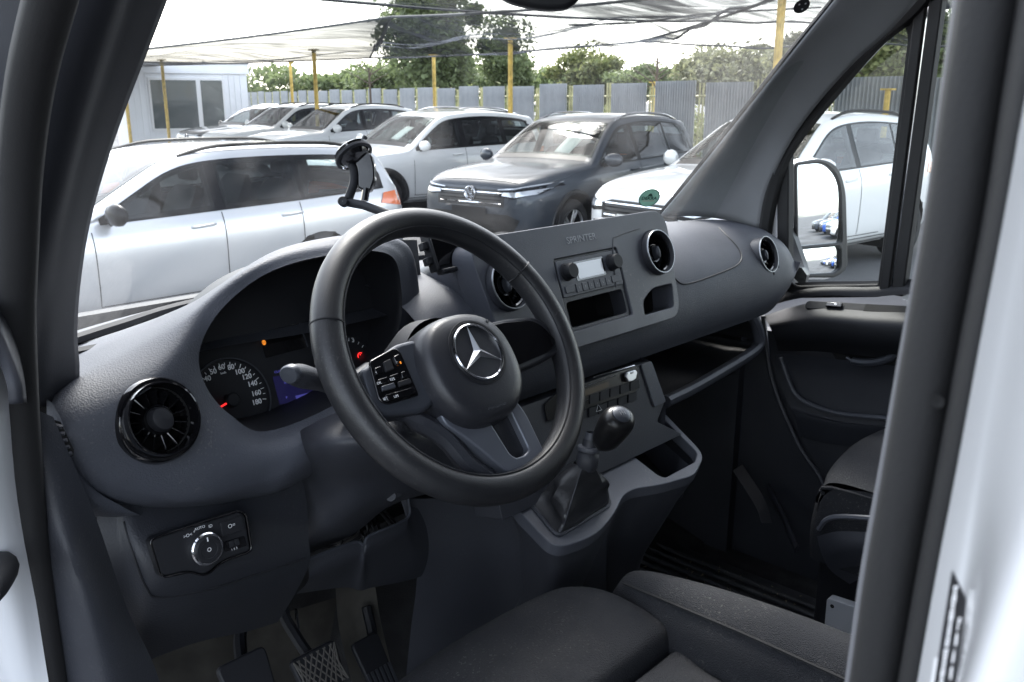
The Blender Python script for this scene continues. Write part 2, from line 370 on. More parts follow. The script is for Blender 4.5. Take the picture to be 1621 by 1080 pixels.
net(P(40, 95, d=18), P(620, 27, d=15), P(585, 92, d=26), P(60, 106, d=33), .12, 'shade net running from the white cabin up to the top of the windscreen', seed=3, mt='net2')
net(P(620, 27, d=15), P(1330, -40, d=9), P(1010, 66, d=20), P(585, 92, d=26), .16, 'creased shade net slung across the middle in front of the tall tree', seed=5, wr=.16)
net(P(1010, 66, d=20), P(1330, -40, d=9), P(1700, 10, d=12), P(1640, 70, d=18), .1, 'shade net hung above the fence at the right pillar', seed=9)

tube_ = tube('overhead_cable', catmull([P(900, 40, d=16), P(1010, 36, d=15.5), P(1120, 22, d=15), P(1300, 12, d=14)], 20), .016, M['netedge'], None, 5); tag(tube_, 'dark overhead cable running from the mirror housing to the right pillar', 'cable')
net((3.5, 3.2, 3.25), (14.5, 1.2, 3.35), (14.5, 9.5, 3.3), (3.2, 9.8, 3.15), .18, 'shade net spread over the dark grey and white cars', seed=21, wr=.14)
# ---- white site cabin
M['cabin'] = mat('white cladding', (0.74, 0.75, 0.77), 0.5, vary=(1.2, 0.05))
M['cabglass'] = mat('cabin glass', (0.03, 0.05, 0.055), 0.06, spec=0.8)
ca, cb = P(199, 160, d=30), P(393, 160, d=32)
cf = Fr((ca[0], ca[1], 0), (cb[0] - ca[0], cb[1] - ca[1], 0), (0, 0, 1)); CW = np.linalg.norm(cb[:2] - ca[:2]); CH = 2.95
cab = empty('site_cabin', tuple(cf.o)); tag(cab, 'white clad site cabin with a wide dark window behind the parked cars', 'cabin')
cab.rotation_euler = (0, 0, math.atan2(cf.u[1], cf.u[0])); LF = Fr((0, 0, 0), (1, 0, 0), (0, 0, 1))   # n = -y local: towards the camera
boxm('wall', LF, 0, CW, 0, CH, -3.0, 0, M['cabin'], cab, smooth=False)
for k in range(int(CW / .2)):
    x = .1 + k * .2
    if CW * .2 < x < CW * .79: boxm('cladding_rib', LF, x - .025, x + .025, 0, .72, .002, .025, M['cabin'], cab, smooth=False)
    else: boxm('cladding_rib', LF, x - .025, x + .025, 0, CH - .3, .002, .025, M['cabin'], cab, smooth=False)
boxm('fascia', LF, -.08, CW + .08, CH - .27, CH + .06, .002, .07, M['cabin'], cab, smooth=False)
boxm('roof', LF, -.1, CW + .1, CH + .06, CH + .1, -3.1, .1, mat('cabin roof', (.3, .31, .33), .6), cab, smooth=False)
wx0, wx1 = CW * .185, CW * .80
wf = boxm('window', LF, wx0, wx1, .75, CH - .42, .002, .05, mat('window frame', (.7, .7, .7), .5), cab, smooth=False)
for x0, x1 in ((wx0 + .07, wx0 + (wx1 - wx0) * .62), (wx0 + (wx1 - wx0) * .68, wx1 - .07)): boxm('pane', LF, x0, x1, .83, CH - .5, .052, .056, M['cabglass'], wf, smooth=False)

# ---- trees
def leafmat(name, c1, c2):
    m = bpy.data.materials.new(name); m.use_nodes = True; t = m.node_tree; b = t.nodes['Principled BSDF']; b.inputs['Roughness'].default_value = .6
    g_ = t.nodes.new('ShaderNodeNewGeometry'); r_ = t.nodes.new('ShaderNodeValToRGB'); r_.color_ramp.elements[0].color = (*c1, 1); r_.color_ramp.elements[1].color = (*c2, 1)
    t.links.new(g_.outputs['Random Per Island'], r_.inputs[0]); t.links.new(r_.outputs[0], b.inputs['Base Color'])
    tl = t.nodes.new('ShaderNodeBsdfTranslucent'); mx = t.nodes.new('ShaderNodeMixShader'); mx.inputs[0].default_value = .45; t.links.new(r_.outputs[0], tl.inputs[0]); t.links.new(b.outputs[0], mx.inputs[1]); t.links.new(tl.outputs[0], mx.inputs[2]); t.links.new(mx.outputs[0], t.nodes['Material Output'].inputs[0])
    return m
M['leafA'] = leafmat('leaves green', (0.10, 0.13, 0.05), (0.23, 0.28, 0.13))
M['leafB'] = leafmat('leaves pale', (0.11, 0.14, 0.05), (0.26, 0.27, 0.11))
M['leafC'] = leafmat('leaves brownish', (0.13, 0.135, 0.075), (0.26, 0.265, 0.15))
M['bark'] = mat('bark', (0.10, 0.075, 0.055), 0.9, bump=(20, .6, .01))
def crown_v(c, rx, rz, n, size, rg, lobes=14):
    L = []
    for k in range(lobes):
        v = rg.normal(size=3); v /= np.linalg.norm(v); L.append((c + v * A(rx, rx, rz) * rg.uniform(.3, .85), rg.uniform(.16, .42)))
    V = np.zeros((n * 4, 3)); k = 0
    for i in range(n):
        lc, lr = L[rg.integers(len(L))]; v = rg.normal(size=3); v /= np.linalg.norm(v)
        p = lc + v * A(rx, rx, rz) * lr * (rg.uniform(.2, 1.0) ** .5 + .25 * max(0, rg.normal()))
        a = rg.normal(size=3); a /= np.linalg.norm(a); b = np.cross(a, rg.normal(size=3)); b /= np.linalg.norm(b); s = size * rg.uniform(.5, 1.2)
        V[k:k + 4] = (p - a * s, p - b * s * .5, p + a * s, p + b * s * .5); k += 4
    return V, [(4 * i, 4 * i + 1, 4 * i + 2, 4 * i + 3) for i in range(n)]
def tree(px, py_top, py_bot, d, wpx, mt, lab, n=5000, seed=1, size=.22, lobes=40, name='broadleaf_tree', trunk=True):
    rg = np.random.default_rng(seed); p = P(px, 160, d=d); zt = P(px, py_top, d=d)[2]; zb = P(px, py_bot, d=d)[2]; rx = wpx / 2 * d / F_PX; rz = (zt - zb) / 2
    e = empty(name, (p[0], p[1], 0)); tag(e, lab, 'tree', 'trees beyond the fence')
    c = A(0, 0, (zt + zb) / 2); Vc, Fq = crown_v(c, rx, rz, n, size, rg, lobes)
    mk('crown', Vc, Fq, mt, e, False)
    parts = [gridmesh(tube_g(catmull([(0, 0, 0), (.1, .05, zb * .6), (-.05, .1, c[2] * .8), (.1, 0, c[2] + rz * .5)], 8), [.22, .2, .18, .15, .12, .1, .07, .04], 7), False, True)]
    for k in range(7):
        a = rg.uniform(0, 6.28); z0 = c[2] - rz * rg.uniform(.3, .9); q = A(math.cos(a) * rx * .7, math.sin(a) * rx * .7, z0 + rz * rg.uniform(.5, .9))
        parts.append(gridmesh(tube_g([(0, 0, z0), q * A(.5, .5, 0) + A(0, 0, (z0 + q[2]) / 2 + .2), q], [.08, .05, .02], 5), False, True))
    mk('trunk', *join_v(parts), M['bark'], e)
TREES = [(690, -45, 165, 46, 165, 'leafA', 'tall dense green tree behind the middle of the fence', 9000, .24),
         (800, 30, 165, 50, 110, 'leafA', 'lower green tree at the right of the tall one', 5000, .22),
         (612, 100, 170, 52, 120, 'leafA', 'low bushy green tree left of the tall one', 3500, .2),
         (930, 76, 170, 55, 130, 'leafB', 'rounded pale green tree above the fence right of the tall one', 6000, .22),
         (1015, 100, 165, 52, 120, 'leafA', 'low green tree between the rounded pale tree and the brownish trees', 3500, .22),
         (1150, 66, 165, 42, 230, 'leafC', 'wide brownish tree left of the right windscreen pillar', 6000, .2),
         (1265, 45, 165, 36, 130, 'leafC', 'brownish tree behind the right windscreen pillar', 4000, .2),
         (1400, 20, 180, 27, 190, 'leafB', 'pale tree seen through the passenger door window', 6000, .16),
         (1500, -10, 180, 26, 120, 'leafA', 'green tree at the rear edge of the passenger door window', 4000, .16)]
for i, (px, pt, pb, d, wp, mt, lab, n, sz) in enumerate(TREES): tree(px, pt, pb, d, wp, M[mt], lab, int(n * 1.9), i + 11, sz * .72)
tp = [crown_v(P(px, 137 + 5 * math.sin(px), d=95), 5.5, 2.6, 800, .4, np.random.default_rng(px), 8) for px in range(330, 1340, 34)]
tw = mk('far_wood', *join_v(tp), M['leafA'], None, False, kind='stuff'); tag(tw, 'far low line of green wood behind the whole fence', 'wood')
# scrub growing right behind the fence
hp_ = []
for i in range(46):
    q = fa + fdir * (flen * (i + .5) / 46) + A(-fdir[1], fdir[0]) * (2.2 + (i * 7 % 5) * .5); zz = .9 + .35 * math.sin(i * 1.7) + .2 * math.sin(i * 4.1)
    hp_.append(crown_v(A(q[0], q[1], zz), 1.5, 1.1 + .3 * math.sin(i * 2.3), 420, .11, np.random.default_rng(500 + i), 9))
hd_ = mk('scrub', *join_v(hp_), M['leafB'], None, False, kind='stuff'); tag(hd_, 'pale green scrub showing through the gaps of the fence', 'scrub')
# bare young trees at the fence
for px, pt, d, lab, sd_ in ((586, 108, 30, 'bare young tree by the fence left of the tall green tree', 3), (1038, 92, 24, 'bare young tree with spreading twigs at the fence', 4)):
    rg = np.random.default_rng(sd_); p = P(px, 160, d=d); zt = P(px, pt, d=d)[2]; e = empty('young_tree', (p[0], p[1], 0)); tag(e, lab, 'tree', 'bare young trees at the fence')
    mk('trunk', *gridmesh(tube_g([(0, 0, 0), (.03, 0, zt * .5), (0, 0, zt)], [.05, .045, .03], 6), False, True), M['bark'], e)
    pr = []
    for k in range(9):
        a = rg.uniform(0, 6.28); z0 = zt - rg.uniform(0, .9); L = rg.uniform(.4, .9)
        pr.append(gridmesh(tube_g([(0, 0, z0), (math.cos(a) * L * .6, math.sin(a) * L * .6, z0 + L * .35), (math.cos(a) * L, math.sin(a) * L, z0 + L * .55)], [.02, .014, .006], 4), False, True))
    mk('twigs', *join_v(pr), M['bark'], e, kind='stuff')

# ================================================================== PARKED CARS
def paint(name, col, metal=0.0, rough=0.35, coat=1.0): return mat(name, col, rough, metal, coat=coat)
M['pwhite'] = paint('white paint', (0.78, 0.78, 0.77)); M['psilver'] = paint('pale silver paint', (0.60, 0.605, 0.615), .65, .30)
M['pgrey'] = paint('dark blue grey paint', (0.034, 0.042, 0.054), .2, .4, .5); M['pblack'] = paint('black paint', (0.012, 0.013, 0.014)); M['pblue'] = paint('blue paint', (0.03, 0.10, 0.42), .2)
M['cglass'] = glassmat('car side glass', (.55, .60, .60), 0, 1.7); M['cabin_in'] = mat('car cabin lining', (.05, .05, .052), .8); M['carseat'] = mat('car seat cloth', (.035, .035, .038), .9); M['ctrim'] = mat('car black trim', (0.012, 0.012, 0.013), .4); M['gloss'] = mat('gloss black', (.006, .006, .007), .3, spec=.2); M['wscreen'] = glassmat('car windscreen', (.68, .74, .72), 0, 1.0)
M['tyre'] = mat('tyre', (0.02, 0.02, 0.021), .85); M['alloy'] = mat('alloy', (0.6, 0.61, 0.63), .3, .9); M['chrome'] = mat('chrome', (0.75, 0.76, 0.78), .12, 1.0)
M['lamp'] = mat('headlamp', (0.55, 0.57, 0.6), .12, .5, coat=1.0); M['tail'] = mat('tail lamp', (0.70, 0.17, 0.06), .15, coat=1.0); M['amber'] = mat('amber lamp', (0.8, 0.25, 0.03), .15, coat=1.0)
M['seam'] = mat('panel gap', (0.02, 0.02, 0.02), .8); M['paper'] = mat('paper', (0.8, 0.79, 0.74), .8); M['well'] = mat('wheel well', (0.01, 0.01, 0.01), .9)
def interp(tab):
    xs = [a for a, b in tab]; ys = [b for a, b in tab]
    return lambda s: np.interp(s, xs, ys)
def smooth_tab(tab, n=160):
    p = catmull([A(a, b) for a, b in tab], n); xs = [q[0] for q in p]; ys = [q[1] for q in p]
    o = np.maximum.accumulate(xs); return lambda s: np.interp(s, o, ys)
SUV = dict(L=4.5, W=.92, top=[(0, .62), (.03, .80), (.10, .92), (.35, .995), (.8, 1.05), (1.3, 1.09), (1.45, 1.13), (1.8, 1.36), (2.15, 1.56), (2.45, 1.625), (3.0, 1.655), (3.6, 1.63), (4.1, 1.57), (4.22, 1.53), (4.33, 1.28), (4.42, 1.08), (4.48, .9), (4.5, .62)],
           belt=[(0, .8), (1.4, 1.02), (3.4, 1.07), (4.5, 1.1)], ws=(1.47, 2.14), bp=2.52, cp=3.42, dp=4.12, wb=(.88, 3.56), wr=.345, suv=True)
EST = dict(L=4.68, W=.91, top=[(0, .55), (.03, .70), (.10, .80), (.35, .88), (.9, .96), (1.4, 1.0), (1.5, 1.02), (1.95, 1.25), (2.25, 1.39), (2.55, 1.455), (3.1, 1.475), (3.8, 1.46), (4.25, 1.42), (4.38, 1.37), (4.52, 1.1), (4.62, .95), (4.66, .85), (4.68, .55)],
           belt=[(0, .72), (1.5, .93), (3.4, .98), (4.68, 1.03)], ws=(1.5, 2.25), bp=2.62, cp=3.42, dp=4.3, wb=(.88, 3.56), wr=.325, suv=False)
HAT = dict(L=4.15, W=.89, top=[(0, .58), (.03, .74), (.10, .84), (.35, .92), (.8, .98), (1.2, 1.01), (1.32, 1.04), (1.7, 1.27), (2.0, 1.44), (2.3, 1.51), (2.8, 1.53), (3.4, 1.5), (3.75, 1.45), (3.86, 1.4), (4.0, 1.12), (4.08, .96), (4.13, .84), (4.15, .56)],
           belt=[(0, .74), (1.3, .95), (3.2, 1.01), (4.15, 1.05)], ws=(1.34, 2.0), bp=2.36, cp=3.15, dp=3.72, wb=(.82, 3.4), wr=.32, suv=False)
def build_car(name, spec, pm, label, group=None, detail=True, rails=True, railm=None, front='plain', papers=()):
    L, Wd = spec['L'], spec['W']; top = smooth_tab(spec['top']); belt0 = interp(spec['belt'])
    pwf = smooth_tab([(0, .50), (.04, .72), (.13, .86), (.35, .955), (.8, .995), (L * .5, 1), (L - .8, .99), (L - .3, .95), (L - .1, .87), (L - .03, .75), (L, .5)])
    bot = interp([(0, .46), (.05, .30), (.3, .22), (.6, .21), (L - .6, .23), (L - .25, .28), (L - .05, .38), (L, .5)])
    ztrue = lambda s: float(top(s))
    def sec(s):
        zt, zb, Wm = ztrue(s), float(bot(s)), Wd * float(pwf(s)); zt = max(zt, zb + .12)
        be = min(float(belt0(s)), zt - .075)
        rz = max(zt - .07, be + .02); ry = Wm * .935 - max(rz - be, 0) * .43
        k = [(Wm * .86, zb), (Wm * .975, zb + min(.10, (be - zb) * .3)), (Wm, zb + (be - zb) * .52), (Wm * .992, be - (be - zb) * .18), (Wm * .94, be), ((Wm * .935 + ry) / 2, (be + rz) / 2), (ry, rz), (ry * .88, zt - .022), (ry * .5, zt - .006), (0, zt)]
        return catmull([A(*q) for q in k], 37), be, rz, ry
    memo = {}
    def sc(s):
        k = round(s, 3)
        if k not in memo: memo[k] = sec(k)
        return memo[k]
    def side(s, z, off=0.0):
        p = sc(s)[0]; zs = [q[1] for q in p]; return float(np.interp(z, zs, [q[0] for q in p])) + off
    def topz(s, t, off=0.0):
        p = sc(s)[0][::-1]; return float(np.interp(abs(t), [q[0] for q in p], [q[1] for q in p])) + off
    sg = np.concatenate([np.linspace(0, .5, 40) ** 1.6 / .5 ** .6, ])
    def front_s(t, z, off=0.0):
        for s in np.arange(0.0, 1.2, .004):
            if ztrue(s) >= z - 1e-6 and float(bot(s)) <= z and side(s, z) >= abs(t): return s - off
        return 1.2
    e = empty(name); tag(e, label, 'car', group)
    st = np.unique(np.round(np.concatenate([np.linspace(0, .4, 26) ** 1.7 / .4 ** .7, np.arange(.4, L - .4, .05), L - np.linspace(0, .4, 26) ** 1.7 / .4 ** .7]), 3))
    G = []
    for s in st:
        p = sc(s)[0]; G.append([A(-s, q[0], q[1]) for q in p] + [A(-s, -q[0], q[1]) for q in p[-2::-1]])
    nv = len(G[0]); ra = spec['wr'] + .055; kill = set()
    for i, s in enumerate(st):
        for j in range(nv):
            y, z = G[i][j][1], G[i][j][2]
            if abs(y) < Wd * .6: continue
            for sw in spec['wb']:
                dx, dz = s - sw, z - spec['wr']; dd = math.hypot(dx, dz)
                if dd < ra:
                    if dd > ra * .84:
                        f = ra / dd; G[i][j] = A(-(sw + dx * f), y, spec['wr'] + dz * f)
                    else: kill.add(i * nv + j)
    # openings of the windows
    ztp = lambda s: min(ztrue(s) - .115, float(belt0(s)) + .03 + max(0, (spec['dp'] + .1 - s)) * 1.6)
    sA = next(s for s in np.arange(spec['ws'][0], 3, .02) if ztrue(s) - .115 > float(belt0(s)) + .06)
    wins = ((sA, spec['bp'] - .045), (spec['bp'] + .045, spec['cp'] - .02), (spec['cp'] + .02, spec['dp'] - .03))
    scrs = (spec['ws'], (spec['dp'] + .08, L - .16)); FR = .028
    kw = set()
    for i, s in enumerate(st):
        for jj in range(nv):
            y, z = abs(G[i][jj][1]), G[i][jj][2]
            if any(a + FR < s < b - FR for a, b in wins) and float(belt0(s)) + .03 + FR < z < ztp(s) - FR and y > .3: kw.add(i * nv + jj)
            for a, b in scrs:
                if a + .03 + FR < s < b - .01 - FR and y < sc(s)[3] * .93 - .03 - FR and abs(z - topz(s, y)) < .03: kw.add(i * nv + jj)
    V, Fq0 = gridmesh(G); Fc = [f for f in Fq0 if not any(q in kill or q in kw for q in f)]
    Fc.append(tuple(range(nv))); Fc.append(tuple(range(len(V) - nv, len(V)))[::-1])
    body = mk('body', V, Fc, pm, e, ang=60)
    s_lo, s_hi = spec['ws'][0] - .15, L - .12
    Vi = [A(p[0], p[1] - math.copysign(min(.035, abs(p[1])), p[1]), p[2] - .03 * (p[2] > 1.0)) for p in V]
    Fi = [f for f in Fq0 if not any(q in kw for q in f) and all(s_lo < -V[q][0] < s_hi and V[q][2] > .62 for q in f)]
    mk('cabin_lining', Vi, Fi, M['cabin_in'], e)
    boxm('parcel_floor', WF, -s_hi + .1, -spec['ws'][0] - .35, -Wd * .85, Wd * .85, .60, .72, M['cabin_in'], e, smooth=False)
    boxm('fascia', WF, -spec['ws'][0] - .5, -spec['ws'][0] + .02, -Wd * .82, Wd * .82, .75, float(belt0(1.5)) - .06, M['cabin_in'], e, .05)
    for sx_ in (spec['bp'] - .12, spec['cp'] - .02):
        for sy_ in (-.38, .38):
            stt = surf('car_seat', [[A(-sx_ + .12, sy_ + dy * .9, .75), A(-sx_ + .04, sy_ + dy, .95), A(-sx_ - .05, sy_ + dy * .9, 1.16 * (.96 if not spec['suv'] else 1)), A(-sx_ - .09, sy_ + dy * .6, 1.20 * (.96 if not spec['suv'] else 1)), A(-sx_ - .13, sy_ + dy * .8, 1.1), A(-sx_ - .06, sy_ + dy * .9, .75)] for dy in (-.23, -.2, 0, .2, .23)], M['carseat'], e, 10, 12)
            boxm('head_rest', Fr((-sx_ - .10, sy_, 1.24 * (.96 if not spec['suv'] else 1)), (1, 0, 0), (0, 1, 0)), -.04, .04, -.13, .13, 0, .16, M['carseat'], stt, .03)
    # glass band and windows
    def band(s0, s1, gr):
        ss = np.linspace(s0, s1, max(4, int((s1 - s0) / .07)))
        up_ = [(s, ztp(s) + gr) for s in ss]; lo = [(s, float(belt0(s)) + .03 - gr) for s in ss[::-1]]
        return [q for q in up_ if q[1] > float(belt0(q[0])) + .03 - gr + .004] + lo
    for sg_ in (1, -1):
        lay = lambda off: (lambda a, b: (-a, sg_ * side(a, b, off), b))
        sheet('window_surround', band(sA - .04, spec['dp'] + .04, .018), lay(.004), M['gloss'], e, .09, holes=[h_ for h_ in (band(a + FR, b - FR, -FR) for a, b in wins) if len(h_) > 6])
        for a, b in wins:
            sheet('window', band(a, b, 0), lay(.008), M['cglass'], e, .09)
        if detail:
            for a, (z0, z1) in ((sA - .12, (.34, .9)), (spec['bp'], (.3, float(belt0(spec['bp'])))), (spec['cp'] - .05, (.55, float(belt0(spec['cp']))))):
                sheet('panel_gap', [(a, z0), (a + .008, z0), (a + .008, z1), (a, z1)], lay(.003), M['seam'], e, .09)
            sheet('panel_gap', [(sA - .12, .335), (spec['cp'] - .35, .335), (spec['cp'] - .35, .343), (sA - .12, .343)], lay(.003), M['seam'], e, .09)
            for a in (spec['bp'] - .18, spec['cp'] - .15):
                zz = float(belt0(a)) - .09; y = sg_ * (side(a, zz) + .02)
                tube('door_handle', catmull([(-a + .1, y - sg_ * .03, zz), (-a + .08, y, zz), (-a - .08, y, zz + .008), (-a - .1, y - sg_ * .03, zz + .008)], 10), .012, pm, e, 6)
            sheet('sill_trim', [(sA - .5, .235), (spec['wb'][1] - ra - .02, .25), (spec['wb'][1] - ra - .02, .31), (sA - .5, .30)], lay(.006), M['ctrim'], e, .12)
        # mirror
        a = sA + .04; zz = float(belt0(a)) + .09; y = side(a, zz - .06)
        Vm = []; th = np.linspace(0, 2 * math.pi, 14, endpoint=False)
        prof = [(0.02, .45), (.06, .85), (.12, 1.0), (.18, .92), (.225, .6), (.24, .1)]
        G2 = [[A(-a + .055 * k * math.cos(q) + .03 - dy * .15, sg_ * (y + .03 + dy), zz + .085 * k * math.sin(q)) for q in th] for dy, k in prof]
        Vq, Fq = gridmesh(G2, False, True); Fq += [tuple(range(14)), tuple(range(len(Vq) - 14, len(Vq)))]
        mm = mk('door_mirror', Vq, Fq, pm if front != 'darkmirror' else M['gloss'], e)
        tube('mirror_stalk', [(-a, sg_ * (y - .03), zz - .08), (-a, sg_ * (y + .07), zz - .05)], .03, M['ctrim'], mm, 6, flat=.5)
        if rails:
            ss = np.linspace(spec['ws'][1] + .15, spec['dp'] - .12, 16)
            pts = [A(-s, sg_ * (sc(s)[3] * .93), sc(s)[2] + .04 + .035 * min(1, 6 * min(k, 15 - k) / 15)) for k, s in enumerate(ss)]
            tube('roof_rail', pts, .016, railm or M['chrome'], e, 6)
        for sw in spec['wb']:
            # wheel
            yf = Wd * .985; cf_ = Fr((-sw, sg_ * (yf - .11), spec['wr']), (-sg_, 0, 0), (0, 0, 1)); rr = spec['wr']
            wh = lathe('wheel', [(rr * .6, -.11), (rr * .93, -.11), (rr * .99, -.08), (rr, 0), (rr * .99, .08), (rr * .93, .105), (rr * .68, .11), (rr * .66, .09), (rr * .6, .06)], cf_, M['tyre'], e, 36)
            lathe('rim', [(rr * .67, .085), (rr * .63, .1), (rr * .6, .05), (rr * .57, -.02), (.01, -.02)], cf_, M['ctrim'] , wh, 30)
            if detail:
                for k in range(5):
                    a5 = 2 * math.pi * k / 5
                    for da in (-.16, .16):
                        d0 = A(math.cos(a5 + da * .4), math.sin(a5 + da * .4)); d1 = A(math.cos(a5 + da), math.sin(a5 + da))
                        tube('spoke', [cf_.pt(*(d0 * rr * .1), .06), cf_.pt(*(d1 * rr * .64), .085)], [.022, .016], M['alloy'], wh, 6, flat=.7)
                lathe('rim_ring', [(rr * .66, .085), (rr * .645, .102), (rr * .615, .1), (rr * .605, .07)], cf_, M['alloy'], wh, 30)
                lathe('hub_cap', [(rr * .16, .05), (rr * .15, .08), (.001, .085)], cf_, M['alloy'], wh, 16)
            th = np.linspace(-.5, math.pi + .5, 22)
            G3 = [[A(-(sw + ra * math.cos(q)), sg_ * yy, spec['wr'] + ra * math.sin(q)) for yy in (Wd * .45, side(min(max(sw + ra * math.cos(q), 0), L), max(spec['wr'] + ra * math.sin(q), .25)) + .002)] for q in th]
            Vw, Fw = gridmesh(G3); Fw.append(tuple(2 * i for i in range(22))); mk('wheel_well', Vw, Fw, M['well'], e)
            if spec['suv']:
                th = np.linspace(-.35, math.pi + .35, 26)
                G4 = []
                for q in th:
                    r_ = []
                    for rr2, of in ((ra - .005, .004), (ra + .02, .02), (ra + .055, .016), (ra + .06, .002)):
                        s2 = min(max(sw + rr2 * math.cos(q), 0.0), L); z2 = max(spec['wr'] + rr2 * math.sin(q), .23); r_.append(A(-s2, sg_ * side(s2, z2, of), z2))
                    G4.append(r_)
                mk('arch_trim', *gridmesh(G4), M['ctrim'], e)
        sheet('tail_lamp', [(L - .30, .92), (L - .05, .9), (L - .05, 1.0), (L - .16, 1.03), (L - .34, 1.03)] if spec['suv'] else [(L - .42, .90), (L - .05, .84), (L - .05, .98), (L - .2, 1.0), (L - .36, .99)], lay(.008), M['tail'], e, .08)
        if front == 'tiguan':
            hl = [(.42, .765), (.62, .74), (.84, .80), (.895, .90), (.86, .895), (.62, .84), (.43, .825)]
        else: hl = [(.46, .70), (.66, .68), (.80, .74), (.85, .84), (.8, .84), (.6, .79), (.47, .76)]
        k0 = 1.0 if spec['suv'] else .93
        ft = lambda a, b, off=.008: (-front_s(a, b, off), sg_ * a, b)
        sheet('headlamp', [(a, b * k0) for a, b in hl], ft, M['gloss'], e, .035)
        sheet('headlamp_lens', [((a - .66) * .84 + .665, ((b - .80) * .6 + .795) * k0) for a, b in hl], lambda a, b: ft(a, b, .014), M['lamp'], e, .035)
        if detail and front == 'tiguan': sheet('light_strip', [(.40, .832), (.62, .85), (.86, .905), (.86, .917), (.62, .864), (.40, .845)], lambda a, b: ft(a, b, .018), M['lamp'], e, .035)
    # screens
    s0, s1 = spec['ws']
    def scr(s0, s1, nm, inset):
        ss = np.linspace(s0 + .03, s1 - .01, 10)
        pl = [(s, sc(s)[3] * .93 - inset) for s in ss]
        poly = pl + [(s, -t) for s, t in pl[::-1]]
        ss2 = np.linspace(s0 + .03 + FR, s1 - .01 - FR, 10); p2 = [(s, sc(s)[3] * .93 - inset - FR) for s in ss2]
        sheet('screen_border', poly, lambda a, b: (-a, b, topz(a, b, .004)), M['gloss'], e, .07, holes=[p2 + [(s, -t) for s, t in p2[::-1]]])
        return sheet(nm, poly, lambda a, b: (-a, b, topz(a, b, .006)), M['wscreen'], e, .07)
    scr(s0, s1, 'windscreen', .03); scr(spec['dp'] + .08, L - .16, 'rear_window', .03)
    sw_ = sc(s0)[3]
    sheet('wiper_cowl', [(s0 - .06, -.7), (s0 + .03, -.68), (s0 + .03, .68), (s0 - .06, .7)], lambda a, b: (-a, b, topz(a, b, .004)), M['ctrim'], e, .1)
    # nose
    ftc = lambda a, b, off=.006: (-front_s(a, b, off), a, b)
    kz = 1.0 if spec['suv'] else .9
    gr = sheet('grille', [(-.50, .64 * kz), (.50, .64 * kz), (.50, .80 * kz), (.38, .835 * kz), (-.38, .835 * kz), (-.50, .80 * kz)], ftc, M['ctrim'], e, .06)
    for zz in (.675, .715, .755, .795):
        sheet('grille_bar', [(-.46, zz * kz), (.46, zz * kz), (.46, (zz + .012) * kz), (-.46, (zz + .012) * kz)], lambda a, b: ftc(a, b, .012), M['chrome'] if zz > .78 or zz < .68 else M['gloss'], gr, .06)
    sheet('lower_intake', [(-.62, .36), (.62, .36), (.7, .5), (.55, .56), (-.55, .56), (-.7, .5)], ftc, M['ctrim'], e, .06)
    sheet('number_plate', [(-.26, .55), (.26, .55), (.26, .63), (-.26, .63)], lambda a, b: (-front_s(0, .6, .02), a, b), M['paper' if front != 'tiguan' else 'ctrim'], e, .3)
    sheet('bonnet_gap', [(.12, -.62), (.128, -.62), (.128, .62), (.12, .62)], lambda a, b: (-a, b, topz(a, b, .003)), M['seam'], e, .08)
    if front == 'tiguan':
        s_ = front_s(0, .78); ef = Fr((-s_ + .025, 0, .78), (0, 1, 0), (0, 0, 1))
        em = lathe('emblem', [(.085, -.02), (.085, .0), (.078, .006), (.070, .0), (.068, -.01), (.001, -.01)], ef, M['chrome'], e, 30)
        for pts in ([(-.045, .052), (0, -.002), (.045, .052)], [(-.062, .02), (-.028, -.055), (0, .005), (.028, -.055), (.062, .02)]):
            tube('emblem_letter', [ef.pt(a, b, .002) for a, b in pts], .007, M['chrome'], em, 4)
    e['_topz'] = 0
    del e['_topz']
    return e, topz, sc
def place(e, x, y, hd): e.location = (x, y, 0); e.rotation_euler.z = R(hd)
def retint(e, old, new):
    for o in [e] + list(e.children_recursive):
        for sl in getattr(o, 'material_slots', []):
            if sl.material == old: sl.link = 'OBJECT'; sl.material = new
def windscreen_paper(car, tz, s, t, lab, w_=.24, h_=.30, rot=.15):
    pts = []
    for a in np.linspace(-h_ / 2, h_ / 2, 5):
        pts.append([A(-(s + a * math.cos(rot) - b * math.sin(rot) * .4), t + b + a * rot, tz(s + a * math.cos(rot) - b * math.sin(rot) * .4, t + b + a * rot, -.008)) for b in np.linspace(-w_ / 2, w_ / 2, 4)])
    V, Fc = gridmesh(pts); mw = Matrix.Translation(car.location) @ Matrix.Rotation(car.rotation_euler.z, 4, 'Z')
    o = mk('paper_sheet', [mw @ Vector(v) for v in V], Fc, M['paper'], None); solid(o, .002); tag(o, lab, 'paper', 'white sheets behind car windscreens')
wagon, tzA, _ = build_car('estate_car', EST, M['psilver'], 'pale silver estate car parked broadside right in front of the van', rails=True, railm=M['gloss'], front='darkmirror'); place(wagon, -0.10, 6.85, 180)
suvg, tzB, _ = build_car('sport_utility_car', SUV, M['pgrey'], 'dark blue grey sport utility car with slatted grille and round nose emblem', front='tiguan'); place(suvg, 6.16, 6.85, 186.6)
suvw, tzC, _ = build_car('sport_utility_car', SUV, M['pwhite'], 'white sport utility car just left of and behind the dark grey one', rails=False); place(suvw, 6.94, 11.4, 174)
suvd, tzD, _ = build_car('crossover_car', HAT, M['pwhite'], 'white car seen through the passenger door window and along the right pillar', railm=M['gloss']); place(suvd, 6.25, 4.50, 172); suvd.scale = (1.08, 1.05, 1.12)
windscreen_paper(suvg, tzB, 1.70, .28, "white sheet in the dark grey car's windscreen"); windscreen_paper(suvw, tzC, 1.72, .20, "white sheet in the windscreen of the white sport utility car")
